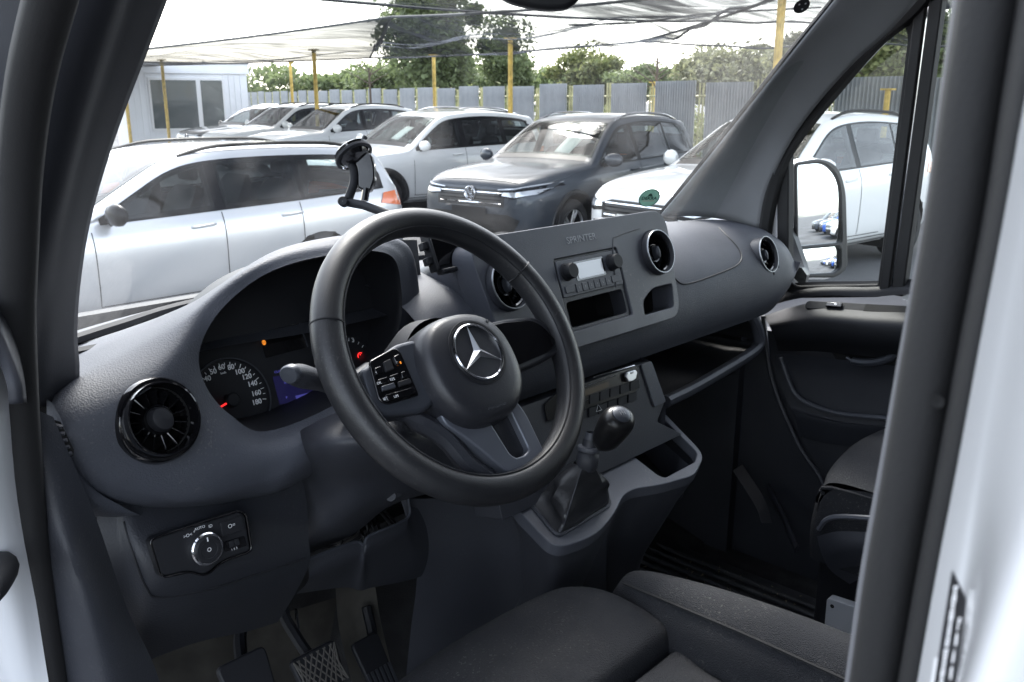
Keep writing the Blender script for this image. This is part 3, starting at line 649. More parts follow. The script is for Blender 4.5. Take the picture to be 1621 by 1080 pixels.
def clone(src, x, y, hd, lab, tint=None, group='parked cars further back'):
    c = copy_tree(src); place(c, x, y, hd); c['label'] = lab; c['group'] = group
    if tint: retint(c, *tint)
    return c
def clone_at(src, px, d, hd, lab, tint=None):
    p = P(px, 175, d=d); return clone(src, p[0], p[1], hd, lab, tint)
GW = M['pgrey']
clone_at(suvw, 500, 15.2, 178, 'white car in the far row, nearest to the phone holder', None)
clone_at(suvg, 425, 16.6, 178, 'dark car with grey flank between two white cars of the far row', None) if 0 else None
clone_at(suvd, 395, 20, 178, 'white car in the far row, right in front of the cabin window', None)
clone_at(suvd, 330, 23, 178, 'small white car in the far row left of the other white ones', None)
clone_at(suvg, 290, 25, 178, 'black car at the left end of the far row before the cabin', (M['pgrey'], M['pblack']))
clone_at(suvg, 545, 17.5, 178, 'dark car in the far row half hidden behind the white sport utility car', (M['pgrey'], M['pblack']))
clone(wagon, -1.6, 9.6, 180, 'black roofed car right behind the silver estate car by the left pillar', (M['psilver'], M['pblack']))
# cars behind the van, seen in its door mirror
for i, (x, y, hd, s_, tn, lab) in enumerate(((6.2, -7.5, 178, suvw, None, 'white car seen in the door mirror, nearest'), (6.4, -10.5, 180, suvg, (GW, M['pblue']), 'blue car seen in the door mirror'), (6.1, -13.4, 179, suvw, None, 'white car behind the blue one in the door mirror'),
        (6.3, -16.3, 181, suvg, (GW, M['pblue']), 'farther blue car seen in the door mirror'), (6.2, -19.4, 180, suvg, None, 'dark car at the far end of the row in the door mirror'))):
    clone(s_, x, y, hd, lab, tn, 'cars parked behind the van')

# unseen black car added left of the camera to cut light through the open door
clone(suvg, -4.6, 2.3, 90, 'unseen black car added on the left to block light from the open driver door', (GW, M['pblack']), 'parked cars further back')

# ================================================================== THE VAN
van = empty('delivery_van', (0, 0, 0)); tag(van, 'white delivery van with grey plastic cabin, seen through its open driver door', 'van')
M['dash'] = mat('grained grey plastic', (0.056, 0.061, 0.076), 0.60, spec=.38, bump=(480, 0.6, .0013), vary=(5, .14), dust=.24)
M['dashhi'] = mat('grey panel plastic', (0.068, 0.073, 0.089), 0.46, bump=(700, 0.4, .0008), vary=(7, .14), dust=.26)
M['knee'] = mat('dash plastic darkened as shade', (0.021, 0.023, 0.029), 0.5, bump=(480, 0.5, .0011), vary=(5, .10), dust=.10)  # same plastic as the dash, colour darkened to stand in for shade below
M['dark'] = mat('charcoal plastic', (0.032, 0.0345, 0.043), 0.5, bump=(520, 0.45, .001), vary=(6, .12), dust=.08)
M['black'] = mat('black plastic', (0.014, 0.0148, 0.018), 0.55, spec=.3, bump=(900, .2, .0004))
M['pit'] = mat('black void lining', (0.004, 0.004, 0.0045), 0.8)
M['pianod'] = mat('dull black plastic', (0.008, 0.008, 0.009), 0.28, spec=.3)
M['pianob'] = mat('glossy black plastic', (0.005, 0.005, 0.006), 0.1, coat=.6)
M['rimskin'] = mat('worn black rim skin', (0.018, 0.0188, 0.0215), 0.40, bump=(700, .4, .0007), vary=(9, .3), dust=.22)
M['hub'] = mat('airbag cover plastic', (0.020, 0.0212, 0.0265), 0.42, bump=(800, .3, .0006), vary=(8, .18), dust=.16)
M['satin'] = mat('satin dark metal plastic', (0.06, 0.066, 0.08), 0.36, .3, vary=(9, .1))
M['seatcloth'] = mat('dark seat cloth', (0.022, 0.0234, 0.0275), 0.95, spec=.2, bump=(560, 1.0, .003), vary=(4, .12), dust=.25)
M['satin2'] = mat('pale satin spoke', (0.12, 0.13, 0.155), 0.36, .3)
M['rubber'] = mat('rubber seal', (0.012, 0.012, 0.013), 0.7, bump=(600, .3, .0006))
M['vanwhite'] = mat('van white paint', (0.76, 0.775, 0.80), 0.32, coat=1.0)
M['carpet'] = mat('footwell lining', (0.034, 0.034, 0.036), .95, bump=(300, .6, .002), vary=(12, .3))
M['mat'] = mat('rubber floor mat', (0.055, 0.057, 0.062), .6, vary=(14, .3), dust=.6)
M['grime'] = mat('grey felt footrest', (0.10, 0.094, 0.083), .95, vary=(10, .3))
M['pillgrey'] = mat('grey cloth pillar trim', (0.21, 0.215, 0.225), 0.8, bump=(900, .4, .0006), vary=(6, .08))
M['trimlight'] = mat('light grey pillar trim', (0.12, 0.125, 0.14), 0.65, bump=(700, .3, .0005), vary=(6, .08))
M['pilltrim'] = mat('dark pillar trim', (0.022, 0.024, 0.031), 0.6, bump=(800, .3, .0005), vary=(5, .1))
M['print'] = mat('white print', (0.75, 0.76, 0.78), .5); M['printdim'] = mat('grey print', (0.35, 0.36, 0.38), .5)
M['mirror'] = mat('mirror glass', (0.9, 0.91, 0.92), 0.01, 1.0)
M['lcd'] = mat('grey lcd', (0.30, 0.33, 0.36), .12, emit=(.55, .6, .66), estr=.05, coat=.5)
M['orangel'] = mat('orange warning light', (.3, .1, .01), .5, emit=(1, .30, .03), estr=.16); M['redl'] = mat('red warning light', (.3, .01, .01), .5, emit=(1, .03, .03), estr=.3)
M['bluel'] = mat('blue display', (.01, .01, .04), .2, emit=(.05, .045, .22), estr=.022); M['bluehi'] = mat('blue display field', (.02, .02, .1), .2, emit=(.16, .16, .75), estr=.05)
M['needle'] = mat('red needle', (.6, .02, .02), .4, emit=(1, .03, .03), estr=.22)
M['wsglass'] = glassmat('dusty windscreen glass', (.93, .95, .945), .30, .45, [(-.70, .47, 1.56, .135, .125, .14), (-.05, .72, 1.56, .80, .84, .10)]); M['doorglass'] = glassmat('door glass', (.95, .97, .96), .08, .7)

# ---- shell behind and around the cabin
boxm('cab_floor', WF, -.86, .90, -1.0, .95, .60, .66, M['carpet'], van, smooth=False)
boxm('bulkhead', WF, -.92, .92, -1.12, -1.06, .45, 2.55, M['pilltrim'], van, smooth=False)
surf('roof_lining', [[(-.95, -1.1, 2.42), (-.6, -1.1, 2.5), (0, -1.1, 2.52), (.6, -1.1, 2.5), (.95, -1.1, 2.42)], [(-.9, -.4, 2.40), (-.6, -.4, 2.48), (0, -.4, 2.5), (.6, -.4, 2.48), (.9, -.4, 2.40)], [(-.80, .06, 2.26), (-.5, .04, 2.34), (0, .02, 2.37), (.5, .04, 2.34), (.80, .06, 2.26)]], M['pillgrey'], van, 12, 14)
def box2(nm, x0, x1, y0, y1, z0, z1, m, **k): return boxm(nm, WF, x0, x1, y0, y1, z0, z1, m, van, smooth=False, **k)
box2('load_body', -.985, .985, -5.2, -1.13, .42, 2.6, M['vanwhite'], bw=.05)
box2('rear_cab_side', .93, .985, -1.13, -.62, .42, 2.5, M['vanwhite'])
box2('rear_cab_lining', .905, .927, -1.06, -.62, .62, 2.45, M['pilltrim'])
box2('roof_side_rail', -.96, -.86, -1.1, -.10, 2.12, 2.44, M['pilltrim'])
# front end of the van, below and ahead of the windscreen
surf('bonnet', [[(-.82, .60, 1.37), (0, .95, 1.38), (.82, .60, 1.37)], [(-.80, .75, 1.31), (0, 1.15, 1.33), (.80, .75, 1.31)], [(-.78, .9, 1.15), (0, 1.4, 1.15), (.78, .9, 1.15)], [(-.80, .95, .5), (0, 1.45, .5), (.80, .95, .5)]], M['vanwhite'], van, 14, 14)
box2('firewall', -.86, .88, .80, .83, .6, 1.5, M['black'])

# ---- windscreen
surf('wiper_cowl', [[A(x, y, 1.49) for x, y in ((-.84, .36), (-.70, .53), (-.4, .73), (0, .81), (.4, .73), (.70, .53), (.84, .43))], [A(x, y + .16, 1.40) for x, y in ((-.84, .36), (-.70, .53), (-.4, .73), (0, .81), (.4, .73), (.70, .53), (.84, .43))]], M['black'], van, 6, 24)
WB = [(-.84, .33, 1.562), (-.72, .45, 1.547), (-.42, .67, 1.519), (0, .77, 1.512), (.42, .70, 1.522), (.72, .52, 1.545), (.84, .42, 1.555)]
WT = [(-.74, -.08, 2.23), (-.6, -.03, 2.27), (-.35, .01, 2.31), (0, .03, 2.33), (.35, .01, 2.31), (.6, -.03, 2.27), (.74, -.08, 2.23)]
WMID = [tuple((np.array(a) * .5 + np.array(b) * .5 + A(0, .03, .02))) for a, b in zip(WB, WT)]
ws = surf('windscreen', [WB, WMID, WT], M['wsglass'], van, 14, 30)
def wsp(px, py, off=0.0):
    """point of the windscreen under a spot of the photograph (nearest hit on its mesh)"""
    from mathutils.bvhtree import BVHTree
    global _bvh
    if '_bvh' not in globals():
        me = ws.data; _bvh = BVHTree.FromPolygons([v.co.copy() for v in me.vertices], [tuple(p.vertices) for p in me.polygons])
    r = ray(px, py); h = _bvh.ray_cast(Vector(CAM), Vector(r).normalized()); 
    if h[0] is None: return A(*PPL(px, py, (0, .4, 1.95), (0, -.74, .67)))
    n = np.array(h[1]); n = n if np.dot(n, r) < 0 else -n
    return np.array(h[0]) + n * off
def wsfr(px, py, off=.003):
    o = wsp(px, py, off); u = nrm(wsp(px + 15, py, off) - wsp(px - 15, py, off)); v = nrm(wsp(px, py - 15, off) - wsp(px, py + 15, off)); return Fr(o, u, v)

# ---- right windscreen pillar and passenger door, seen across the cabin
def col(*pts): return [np.array(p, float) for p in pts]
# pillar trim skin: from the glass edge to the door frame
def pil(px, py, x): return P(px, py, x=x)
apr = [col(pil(1046, 338, .79), pil(1110, 340, .84), pil(1165, 350, .87), pil(1205, 362, .88)),
       col(pil(1100, 272, .78), pil(1150, 262, .83), pil(1185, 270, .865), pil(1218, 300, .88)),
       col(pil(1190, 158, .765), pil(1220, 150, .80), pil(1240, 170, .835), pil(1262, 205, .87)),
       col(pil(1260, 70, .75), pil(1296, 62, .785), pil(1320, 78, .82), pil(1340, 108, .855)),
       col(pil(1318, 0, .74), pil(1362, -4, .77), pil(1388, 10, .80), pil(1410, 42, .84)),
       col(pil(1400, -105, .71), pil(1450, -115, .74), pil(1480, -100, .77), pil(1515, -70, .82)),
       col((.70, -.14, 2.27), (.75, -.20, 2.29), (.79, -.24, 2.28), (.84, -.26, 2.24))]
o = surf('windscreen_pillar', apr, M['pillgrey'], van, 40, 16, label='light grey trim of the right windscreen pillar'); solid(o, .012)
tube('glass_edge_seal', catmull([r[0] for r in apr], 30), .006, M['black'], van, 6)
tube('glass_edge_seal', catmull([(-.74, .43, 1.552), (-.6, .54, 1.538), (-.42, .665, 1.522), (0, .765, 1.515), (.42, .695, 1.525), (.70, .53, 1.548), (.80, .45, 1.556)], 30), .008, M['black'], van, 6)
# dark inner door frame (rubber) around the passenger door
DX = .90
dfp = [(1208, 385), (1216, 330), (1234, 262), (1268, 205), (1330, 128), (1388, 62), (1440, 20), (1500, -40)]
tube('door_seal', catmull([P(a, b, x=.885) for a, b in dfp] + [A(.86, -.3, 2.27), A(.86, -.7, 2.3)], 40), .020, M['rubber'], van, 8)
dfp2 = [(1236, 420), (1240, 330), (1252, 250), (1290, 195), (1350, 125), (1405, 66), (1452, 25), (1500, -15)]
o = surf('door_jamb', [col(P(a, b, x=.888), (P(a, b, x=.888) + P(c, d, x=.93)) / 2 + A(-.004, 0, 0), P(c, d, x=.93)) for (a, b), (c, d) in zip(dfp, dfp2)], mat('white door jamb', (.55, .56, .58), .35, coat=.5), van, 40, 6)

# passenger door, one skin with a window opening in it
door = Fr((DX, 0, 1.4), (0, -1, 0), (0, 0, 1))     # u towards the rear, n = u x v = (-1,0,0): into the cabin
dq = lambda px, py: door.px(px, py)
win = rpoly([dq(1251, 440), dq(1262, 452), dq(1392, 449), dq(1440, 60), dq(1432, 32), dq(1405, 45), dq(1262, 205), dq(1252, 240)], [.004, .02, .004, .012, .014, .02, .03, .02], 5)
# glass opening of the quarter light (triangular), thick rubber frame, then the drop window behind the divider bar
def offs(poly, d):
    c = np.mean(np.array(poly), 0); o = []
    m = len(poly)
    for i in range(m):
        a, b, c2 = np.array(poly[i - 1]), np.array(poly[i]), np.array(poly[(i + 1) % m]); t = nrm(c2 - a); nn = A(t[1], -t[0])
        if np.dot(nn, b - c) < 0 and False: nn = -nn
        o.append(tuple(b + nn * d))
    return o
def area(p): return sum(p[i - 1][0] * p[i][1] - p[i][0] * p[i - 1][1] for i in range(len(p))) / 2
if area(win) < 0: win = win[::-1]
pd = plate('passenger_door', [(-.40, -.78), (.62, -.78), (.62, -.075), (.05, -.085), (-.02, -.09), (-.40, -.115)], [], door.at(0, 0, 0), .04, M['dark'], van)
fro = offs(win, .030)
fr_ = plate('window_frame', fro, [win], door, .03, M['rubber'], pd, .006, 2, front=.012)
plate('quarter_window', offs(win, .004), [], door, .003, M['doorglass'], pd, front=-.012, smooth=False)
# divider bar and the drop glass behind it
bar0, bar1 = door.px(1402, 449), door.px(1462, -20)
du = nrm(A(*bar1) - A(*bar0)); dn = A(-du[1], du[0]); dn = dn if dn[0] > 0 else -dn
def strip(o0, w0, w1, e0=-.02, e1=.80):
    b0 = A(*bar0); return [tuple(b0 + du * e0 + dn * w0), tuple(b0 + du * e0 + dn * w1), tuple(b0 + du * e1 + dn * w1), tuple(b0 + du * e1 + dn * w0)]
plate('divider_bar', strip(0, -.006, .016), [], door, .03, M['rubber'], pd, .003, front=.020)
plate('divider_bright_strip', strip(0, .016, .0215), [], door, .02, M['chrome'], pd, front=.012)
plate('divider_bar', strip(0, .0215, .048), [], door, .03, M['rubber'], pd, .003, front=.020)
plate('door_window', [tuple(A(*bar0) + dn * .04 + du * -.03), (.62, -.085), (.62, .85), tuple(A(*bar0) + dn * .04 + du * .9)], [], door, .003, M['doorglass'], pd, front=-.004, smooth=False)
plate('upper_door_frame', rpoly([dq(1448, 20), (.62, .86), (.66, .86), (.66, .92), dq(1420, -30)], .01), [], door, .04, M['rubber'], pd, .004, front=.02)
plate('rear_door_frame', [(.60, -.86), (.68, -.86), (.66, .92), (.585, .92)], [], door, .05, M['rubber'], pd, front=.01)
# door trim: beltline ledge, arm rest, pocket, handle
ln = lambda pts, x: [P(a, b, x=x) for a, b in pts]
ledge = [ln([(1205, 492), (1240, 478), (1300, 468), (1380, 470), (1440, 466), (1520, 470), (1600, 475)], .872), ln([(1208, 488), (1240, 470), (1300, 460), (1380, 460), (1440, 455), (1520, 458), (1600, 462)], .878), ln([(1210, 470), (1240, 458), (1300, 452), (1380, 451), (1440, 447), (1520, 450), (1600, 452)], .893), ln([(1210, 462), (1240, 450), (1300, 446), (1380, 445), (1440, 442), (1520, 445), (1600, 447)], .899)]
surf('belt_ledge', ledge, M['black'], pd, 14, 30)
arm = [ln([(1210, 500), (1250, 487), (1300, 478), (1380, 482), (1440, 484), (1600, 490)], .868), ln([(1212, 506), (1250, 490), (1300, 483), (1380, 487), (1440, 489), (1600, 496)], .845), ln([(1216, 512), (1252, 506), (1300, 500), (1380, 505), (1440, 508), (1600, 516)], .80), ln([(1222, 525), (1256, 518), (1300, 515), (1380, 522), (1440, 526), (1600, 534)], .79), ln([(1228, 540), (1260, 536), (1300, 536), (1380, 543), (1440, 548), (1600, 560)], .80), ln([(1232, 556), (1262, 556), (1300, 557), (1380, 565), (1440, 570), (1600, 585)], .84)]
ar = surf('arm_rest', arm, M['black'], pd, 26, 36)
swf = Fr(P(1322, 487, x=.838), nrm(P(1400, 490, x=.838) - P(1300, 484, x=.838)), A(.55, 0, .55))
swp = plate('switch_panel', rrect(.20, .022, .008, cx=.03), [], swf, .004, M['black'], ar, .001, front=.006)
boxm('window_switch', swf, -.018, .02, -.006, .006, .006, .013, M['pianob'], swp, .002); boxm('switch_mark', swf, .002, .008, -.002, .003, .0131, .0135, M['print'], swp)
boxm('grip_recess', swf, .07, .16, -.009, .010, .0062, .0072, M['pit'], swp)
pock = [ln([(1228, 560), (1262, 562), (1300, 566), (1380, 575), (1440, 582), (1600, 600)], .86), ln([(1228, 590), (1262, 592), (1300, 597), (1380, 605), (1440, 612), (1600, 640)], .872), ln([(1248, 640), (1280, 650), (1320, 660), (1380, 668), (1440, 670), (1600, 690)], .868), ln([(1258, 655), (1290, 664), (1330, 672), (1390, 678), (1440, 680), (1600, 700)], .86), ln([(1265, 690), (1300, 700), (1330, 705), (1390, 712), (1440, 715), (1600, 730)], .885)]
surf('door_pocket', pock, M['dark'], pd, 24, 30)
tube('pocket_rim', catmull(ln([(1236, 566), (1245, 592), (1258, 622), (1282, 640), (1330, 655), (1400, 662), (1500, 672)], .858), 30), .006, M['dashhi'], pd, 8)
tube('pull_handle', catmull(ln([(1340, 566), (1352, 572), (1380, 574), (1410, 566), (1428, 548), (1440, 545)], .835), 30), [.004] * 5 + [.009] * 25, M['satin'], pd, 8)
plate('handle_recess', rpoly([door.px(1318, 540), door.px(1430, 535), door.px(1430, 575), door.px(1340, 575)], .012), [], door.at(0, 0, .034), .002, M['pit'], pd)
# outer skin of the passenger door and the wing outside
box2('door_skin', .955, .985, -.62, .42, .45, 1.24, M['vanwhite'], bw=.01)

box2('cowl_side_trim', .872, .90, .33, .82, .62, 1.53, M['dark'])
# ---- passenger door mirror outside the quarter window
mc = P(1299, 318, x=1.16)
vdir = nrm(mc - CAM); back = nrm(A(.30, -1.0, .058)); mn = nrm(back - vdir)          # mirror normal: sends the view to the rear, along the van
mu_ = nrm(np.cross(A(0, 0, 1), mn)); mf = Fr(mc, mu_, np.cross(mn, mu_))
def mpx(px, py, c=0): 
    q = PPL(px, py, mf.o + mf.n * c, mf.n) - mf.o; return (q @ mf.u, q @ mf.v)
mo = rpoly([mpx(1258, 258), mpx(1300, 250), mpx(1328, 262), mpx(1340, 300), mpx(1343, 425), mpx(1325, 440), mpx(1262, 440)], [.015, .03, .05, .05, .04, .03, .02], 6)
if area(mo) < 0: mo = mo[::-1]
g1 = rpoly([mpx(1264, 262), mpx(1308, 257), mpx(1330, 285), mpx(1333, 384), mpx(1265, 390)], [.008, .035, .04, .01, .008], 5); g1 = g1 if area(g1) > 0 else g1[::-1]
g2 = rpoly([mpx(1266, 396), mpx(1331, 390), mpx(1331, 424), mpx(1322, 432), mpx(1268, 434)], .012, 4); g2 = g2 if area(g2) > 0 else g2[::-1]
mir = plate('door_mirror', mo, [g1, g2], mf, .02, M['ctrim'], van, .004, front=.0, label='black framed passenger door mirror with a small wide-angle glass below')
cc = np.mean(np.array(mo), 0)
G = [[mf.pt(*((np.array(p) - cc) * k + cc), c) for p in mo] for k, c in ((1.0, -.01), (1.04, -.03), (1.03, -.07), (.88, -.11), (.55, -.135), (.02, -.14))]
mk('housing', *gridmesh(G, False, True), M['vanwhite'], mir)
def convex(nm, poly, rad_, tilt):
    a0, b0 = np.mean(np.array(poly), 0)
    return sheet(nm, offs(poly, .002), lambda a, b: mf.pt(a, b, -.004 + tilt * (b - b0) - ((a - a0) ** 2 + (b - b0) ** 2) / (2 * rad_)), M['mirror'], mir, .02, ang=80)
convex('mirror_glass', g1, 1.3, 0.0); convex('wide_angle_glass', g2, .35, .02)
tube('mirror_arm', catmull([mf.pt(-.09, -.05, -.05), P(1262, 430, x=1.05), P(1258, 440, x=.96)], 8), .03, M['ctrim'], mir, 8)

# ---- left windscreen pillar, door seal and jamb beside the camera
lp = []
for py, e0, e1, e2, e3 in ((-60, 268, 205, 140, -120), (0, 246, 190, 120, -120), (90, 212, 160, 98, -120), (180, 178, 132, 76, -120), (270, 148, 108, 58, -115), (360, 125, 88, 44, -90), (450, 112, 74, 36, -60), (530, 108, 66, 30, -20), (600, 113, 64, 30, 8), (640, 92, 60, 32, 14)):
    sl_ = (600 - py) / 600
    lp.append(col(P(e0, py, x=-.775 + .03 * sl_), P(e1, py, x=-.815 + .03 * sl_), P(e2, py, x=-.845 + .02 * sl_), P(e3, py, x=-.905 + .02 * sl_)))
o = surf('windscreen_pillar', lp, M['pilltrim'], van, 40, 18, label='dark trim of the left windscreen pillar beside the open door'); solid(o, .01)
seal = [P(a, b, x=-.865) for a, b in ((90, -40), (50, 120), (32, 260), (26, 400), (24, 500), (28, 600), (34, 700), (44, 820), (60, 940), (76, 1050), (88, 1130))]
tube('door_seal', catmull(seal, 40), .017, M['rubber'], van, 10)
surf('kick_trim', [col(P(32, 640, x=-.86), P(60, 650, x=-.845), P(84, 660, x=-.83)), col(P(42, 800, x=-.86), P(90, 800, x=-.84), P(150, 815, x=-.80)), col(P(60, 930, x=-.86), P(130, 930, x=-.835), P(200, 960, x=-.78)), col(P(78, 1060, x=-.86), P(160, 1060, x=-.83), P(250, 1070, x=-.76)), col(P(92, 1160, x=-.86), P(180, 1180, x=-.83), P(280, 1200, x=-.75))], M['dark'], van, 30, 14)
surf('door_jamb', [col(P(-60, 480, x=-.93), P(-20, 480, x=-.90), P(-2, 480, x=-.872)), col(P(-60, 540, x=-.93), P(-20, 540, x=-.90), P(12, 540, x=-.872)), col(P(-60, 760, x=-.93), P(-10, 760, x=-.90), P(32, 780, x=-.872)), col(P(-60, 950, x=-.93), P(10, 950, x=-.90), P(58, 960, x=-.872)), col(P(-60, 1160, x=-.93), P(30, 1160, x=-.90), P(90, 1160, x=-.872))], M['vanwhite'], van, 24, 10)
hp = P(2, 905, x=-.905)
o = tube('door_check', catmull([hp + A(-.03, -.06, .012), hp + A(-.008, -.015, .006), hp + A(.002, .008, 0), hp + A(.004, .016, -.006)], 10), [.012, .015, .016, .0165, .0165, .0165, .016, .015, .013, .009], M['black'], van, 12, label='black rubber buffer of the door check on the left jamb')
# ---- door pillar right beside the camera (behind the driver)
bp = []
rowsB = [(-80, 1520, 1558, 1590, 1622, 1652, 1672, 1720, 1800), (0, 1508, 1548, 1580, 1612, 1640, 1656, 1702, 1790), (165, 1486, 1525, 1553, 1585, 1608, 1621, 1668, 1770), (330, 1464, 1502, 1528, 1560, 1580, 1592, 1640, 1750), (540, 1426, 1466, 1490, 1520, 1540, 1552, 1602, 1715), (740, 1391, 1432, 1454, 1484, 1503, 1515, 1566, 1672), (900, 1362, 1402, 1424, 1454, 1472, 1484, 1540, 1608), (1080, 1337, 1374, 1396, 1422, 1440, 1452, 1505, 1541), (1200, 1318, 1354, 1374, 1400, 1418, 1430, 1470, 1502)]
XB = (-.800, -.835, -.848, -.862, -.868, -.872, -.905, -.955)
for r in rowsB: bp.append([P(a, r[0], x=x) for a, x in zip(r[1:], XB)])
def sub(i0, i1): return [r[i0:i1] for r in bp]
def ext(rows):   # carry the pillar up and down past the picture
    a, b = rows[0], rows[1]; c, d = rows[-1], rows[-2]
    return [[p + (p - q) * 6 for p, q in zip(a, b)]] + rows + [[p + (p - q) * 7 for p, q in zip(c, d)]]
o = surf('door_pillar_trim', [[r[0] + A(.02, -.06, 0), r[0] + A(0, -.012, 0)] + r[:2] for r in ext(bp)], M['trimlight'], van, 40, 14, label='grey plastic trim edge of the near door pillar')
tube('door_pillar_seal', catmull([r[2] + A(-.006, 0, 0) for r in ext(bp)], 40), .008, M['rubber'], van, 10)
surf('door_pillar_flange', [[r[1] + A(.0, .002, 0), r[2] + A(.012, 0, 0), r[3], r[4], r[5] + A(.004, 0, 0)] for r in ext(bp)], M['rubber'], van, 40, 14)
for a, b in ((1485, 635),): 
    f_ = Fr(P(a, b, x=-.861), A(.1, -1, 0), (0, 0, 1)); lathe('clip_hole', [(.0022, .0), (.0020, .0008), (.0002, .0006)], f_, M['pit'], van, 12)
bs = surf('door_pillar', [[r[5], r[6] * .6 + r[5] * .4, r[6], r[7], r[7] + A(-.004, -.012, 0)] for r in ext(bp)], M['vanwhite'], van, 50, 24, label='white painted door pillar with a black type sticker')
# sticker on the pillar (narrow black label with lines of pale print, running up the pillar)
_bs = None
def st_fn(px, py, off=.0008):
    global _bs
    from mathutils.bvhtree import BVHTree
    if _bs is None: me = bs.data; _bs = BVHTree.FromPolygons([v.co.copy() for v in me.vertices], [tuple(p.vertices) for p in me.polygons])
    r = Vector(ray(px, py)).normalized(); h = _bs.ray_cast(Vector(CAM), r)
    p_ = np.array(h[0]) if h[0] is not None else P(px, py, x=-.90)
    return p_ - nrm(ray(px, py)) * off
stk = sheet('type_sticker', [(1507, 902), (1476, 1095), (1512, 1095), (1530, 950)], lambda a, b: st_fn(a, b), M['black'], van, 8)
rs_ = np.random.default_rng(5)
def mark(px, py, w_, h_, k=.0005):
    dx = -.155   # the strip leans with the pillar
    q = [(px - w_ / 2, py), (px + w_ / 2, py - 1), (px + w_ / 2 + dx * h_, py + h_ - 1), (px - w_ / 2 + dx * h_, py + h_)]
    mk('sticker_print', [st_fn(*c_, .0013) for c_ in q], [(0, 1, 2, 3)], M['print'], stk, False)
y_ = 928.0
while y_ < 1090:
    hh = rs_.uniform(3.0, 5.5); mark(1513.5 - .155 * (y_ - 928), y_, rs_.uniform(5, 8), hh); y_ += hh + rs_.choice([.8, 1.0, 1.2, 3.5], p=[.3, .3, .3, .1])
for y_ in (978, 1003, 1030, 1056): mark(1524 - .16 * (y_ - 950), y_, 4.5, 20)
mark(1482, 1042, 6, 46)
surf('shaded_body_side', [[r[7] + A(-.004, -.012, 0), r[7] + A(-.012, -.02, 0), r[7] + A(-.02, -.06, 0), r[7] + A(-.022, -.3, 0), r[7] + A(-.022, -.6, 0)] for r in ext(bp)], mat('white side shaded grey', (.13, .135, .145), .5, bump=(500, .3, .0008)), van, 40, 14)  # white body side turned into shade, the shade painted as grey colour

# ---- driver's door, swung wide open towards the front
dd = empty('driver_door'); dd.parent = van
dd.location = (-.985, .47, 0); dd.rotation_euler.z = R(-8)
LD = Fr((0, 0, 0), (-1, 0, 0), (0, 0, 1))          # u outwards from the hinge, n = u x v = +y (outer side)
boxm('door_skin', LD, .03, 1.02, .55, 1.33, -.03, 0, M['vanwhite'], dd, .01); boxm('door_lining', LD, .03, 1.0, .58, 1.36, -.09, -.032, M['dark'], dd, .02)
boxm('door_window', LD, .06, .98, 1.37, 2.15, -.045, -.041, M['doorglass'], dd)
tube('window_frame', [LD.pt(.03, 1.34, -.045), LD.pt(.22, 1.75, -.045), LD.pt(.5, 2.15, -.045), LD.pt(1.0, 2.2, -.045), LD.pt(1.02, 1.34, -.045)], .03, M['rubber'], dd, 8)

# ================================================================== DASHBOARD
def pc(L):
    """control points: (px, py, y) seen in the photograph at depth y, or ('w', x, y, z)"""
    return [A(*q[1:]) if q[0] == 'w' else P(q[0], q[1], y=q[2]) for q in L]
LIP = [(420, 683, .200), (365, 657, .200), (328, 615, .200), (315, 562, .203), (340, 503, .207), (392, 452, .210), (448, 422, .212), (520, 404, .215), (585, 397, .222), (622, 408, .235), (634, 446, .250), (634, 510, .252), (604, 580, .235), (525, 643, .205)]
OUT = [
    [(421, 706, .172), (415, 735, .160), (408, 765, .165), (400, 783, .185), (398, 790, .21)],
    [(350, 695, .172), (325, 745, .160), (296, 786, .168), (275, 800, .185), (268, 806, .21)],
    [(303, 640, .182), (262, 690, .168), (200, 745, .168), (150, 775, .185), (140, 782, .21)],
    [(285, 572, .190), (235, 610, .178), (165, 650, .176), (98, 690, .18), (84, 700, .20)],
    [(312, 500, .215), (258, 535, .225), (185, 570, .235), (110, 610, .225), (84, 632, .22)],
    [(375, 438, .220), (334, 463, .262), (272, 498, .320), (205, 524, .37), (130, 547, .42)],
    [(440, 404, .225), (425, 402, .26), ('w', -.51, .32, 1.632), ('w', -.51, .42, 1.585), ('w', -.53, .52, 1.54)],
    [(513, 388, .228), (508, 378, .262), ('w', -.43, .335, 1.652), ('w', -.42, .45, 1.585), ('w', -.44, .62, 1.52)],
    [(583, 383, .235), (580, 372, .268), ('w', -.355, .355, 1.645), ('w', -.35, .48, 1.575), ('w', -.36, .66, 1.515)],
    [(632, 397, .248), (640, 386, .275), ('w', -.275, .36, 1.622), ('w', -.25, .46, 1.56), ('w', -.23, .66, 1.515)],
    [(648, 440, .262), (660, 440, .285), ('w', -.248, .345, 1.572), ('w', -.20, .42, 1.548), ('w', -.15, .55, 1.532)],
    [(650, 512, .262), (664, 520, .280), (682, 528, .29), (700, 530, .30), (715, 530, .32)],
    [(616, 596, .235), (626, 612, .225), (640, 628, .235), (650, 640, .25), (660, 650, .28)],
    [(520, 664, .182), (508, 690, .165), (494, 728, .160), (486, 752, .178), (484, 758, .205)]]
rows = [pc([l] + o_) for l, o_ in zip(LIP, OUT)]
pod = surf('instrument_pod', rows, M['dash'], van, 120, 34, cu=True, label='grained grey dashboard pod round the instruments and the left vent')
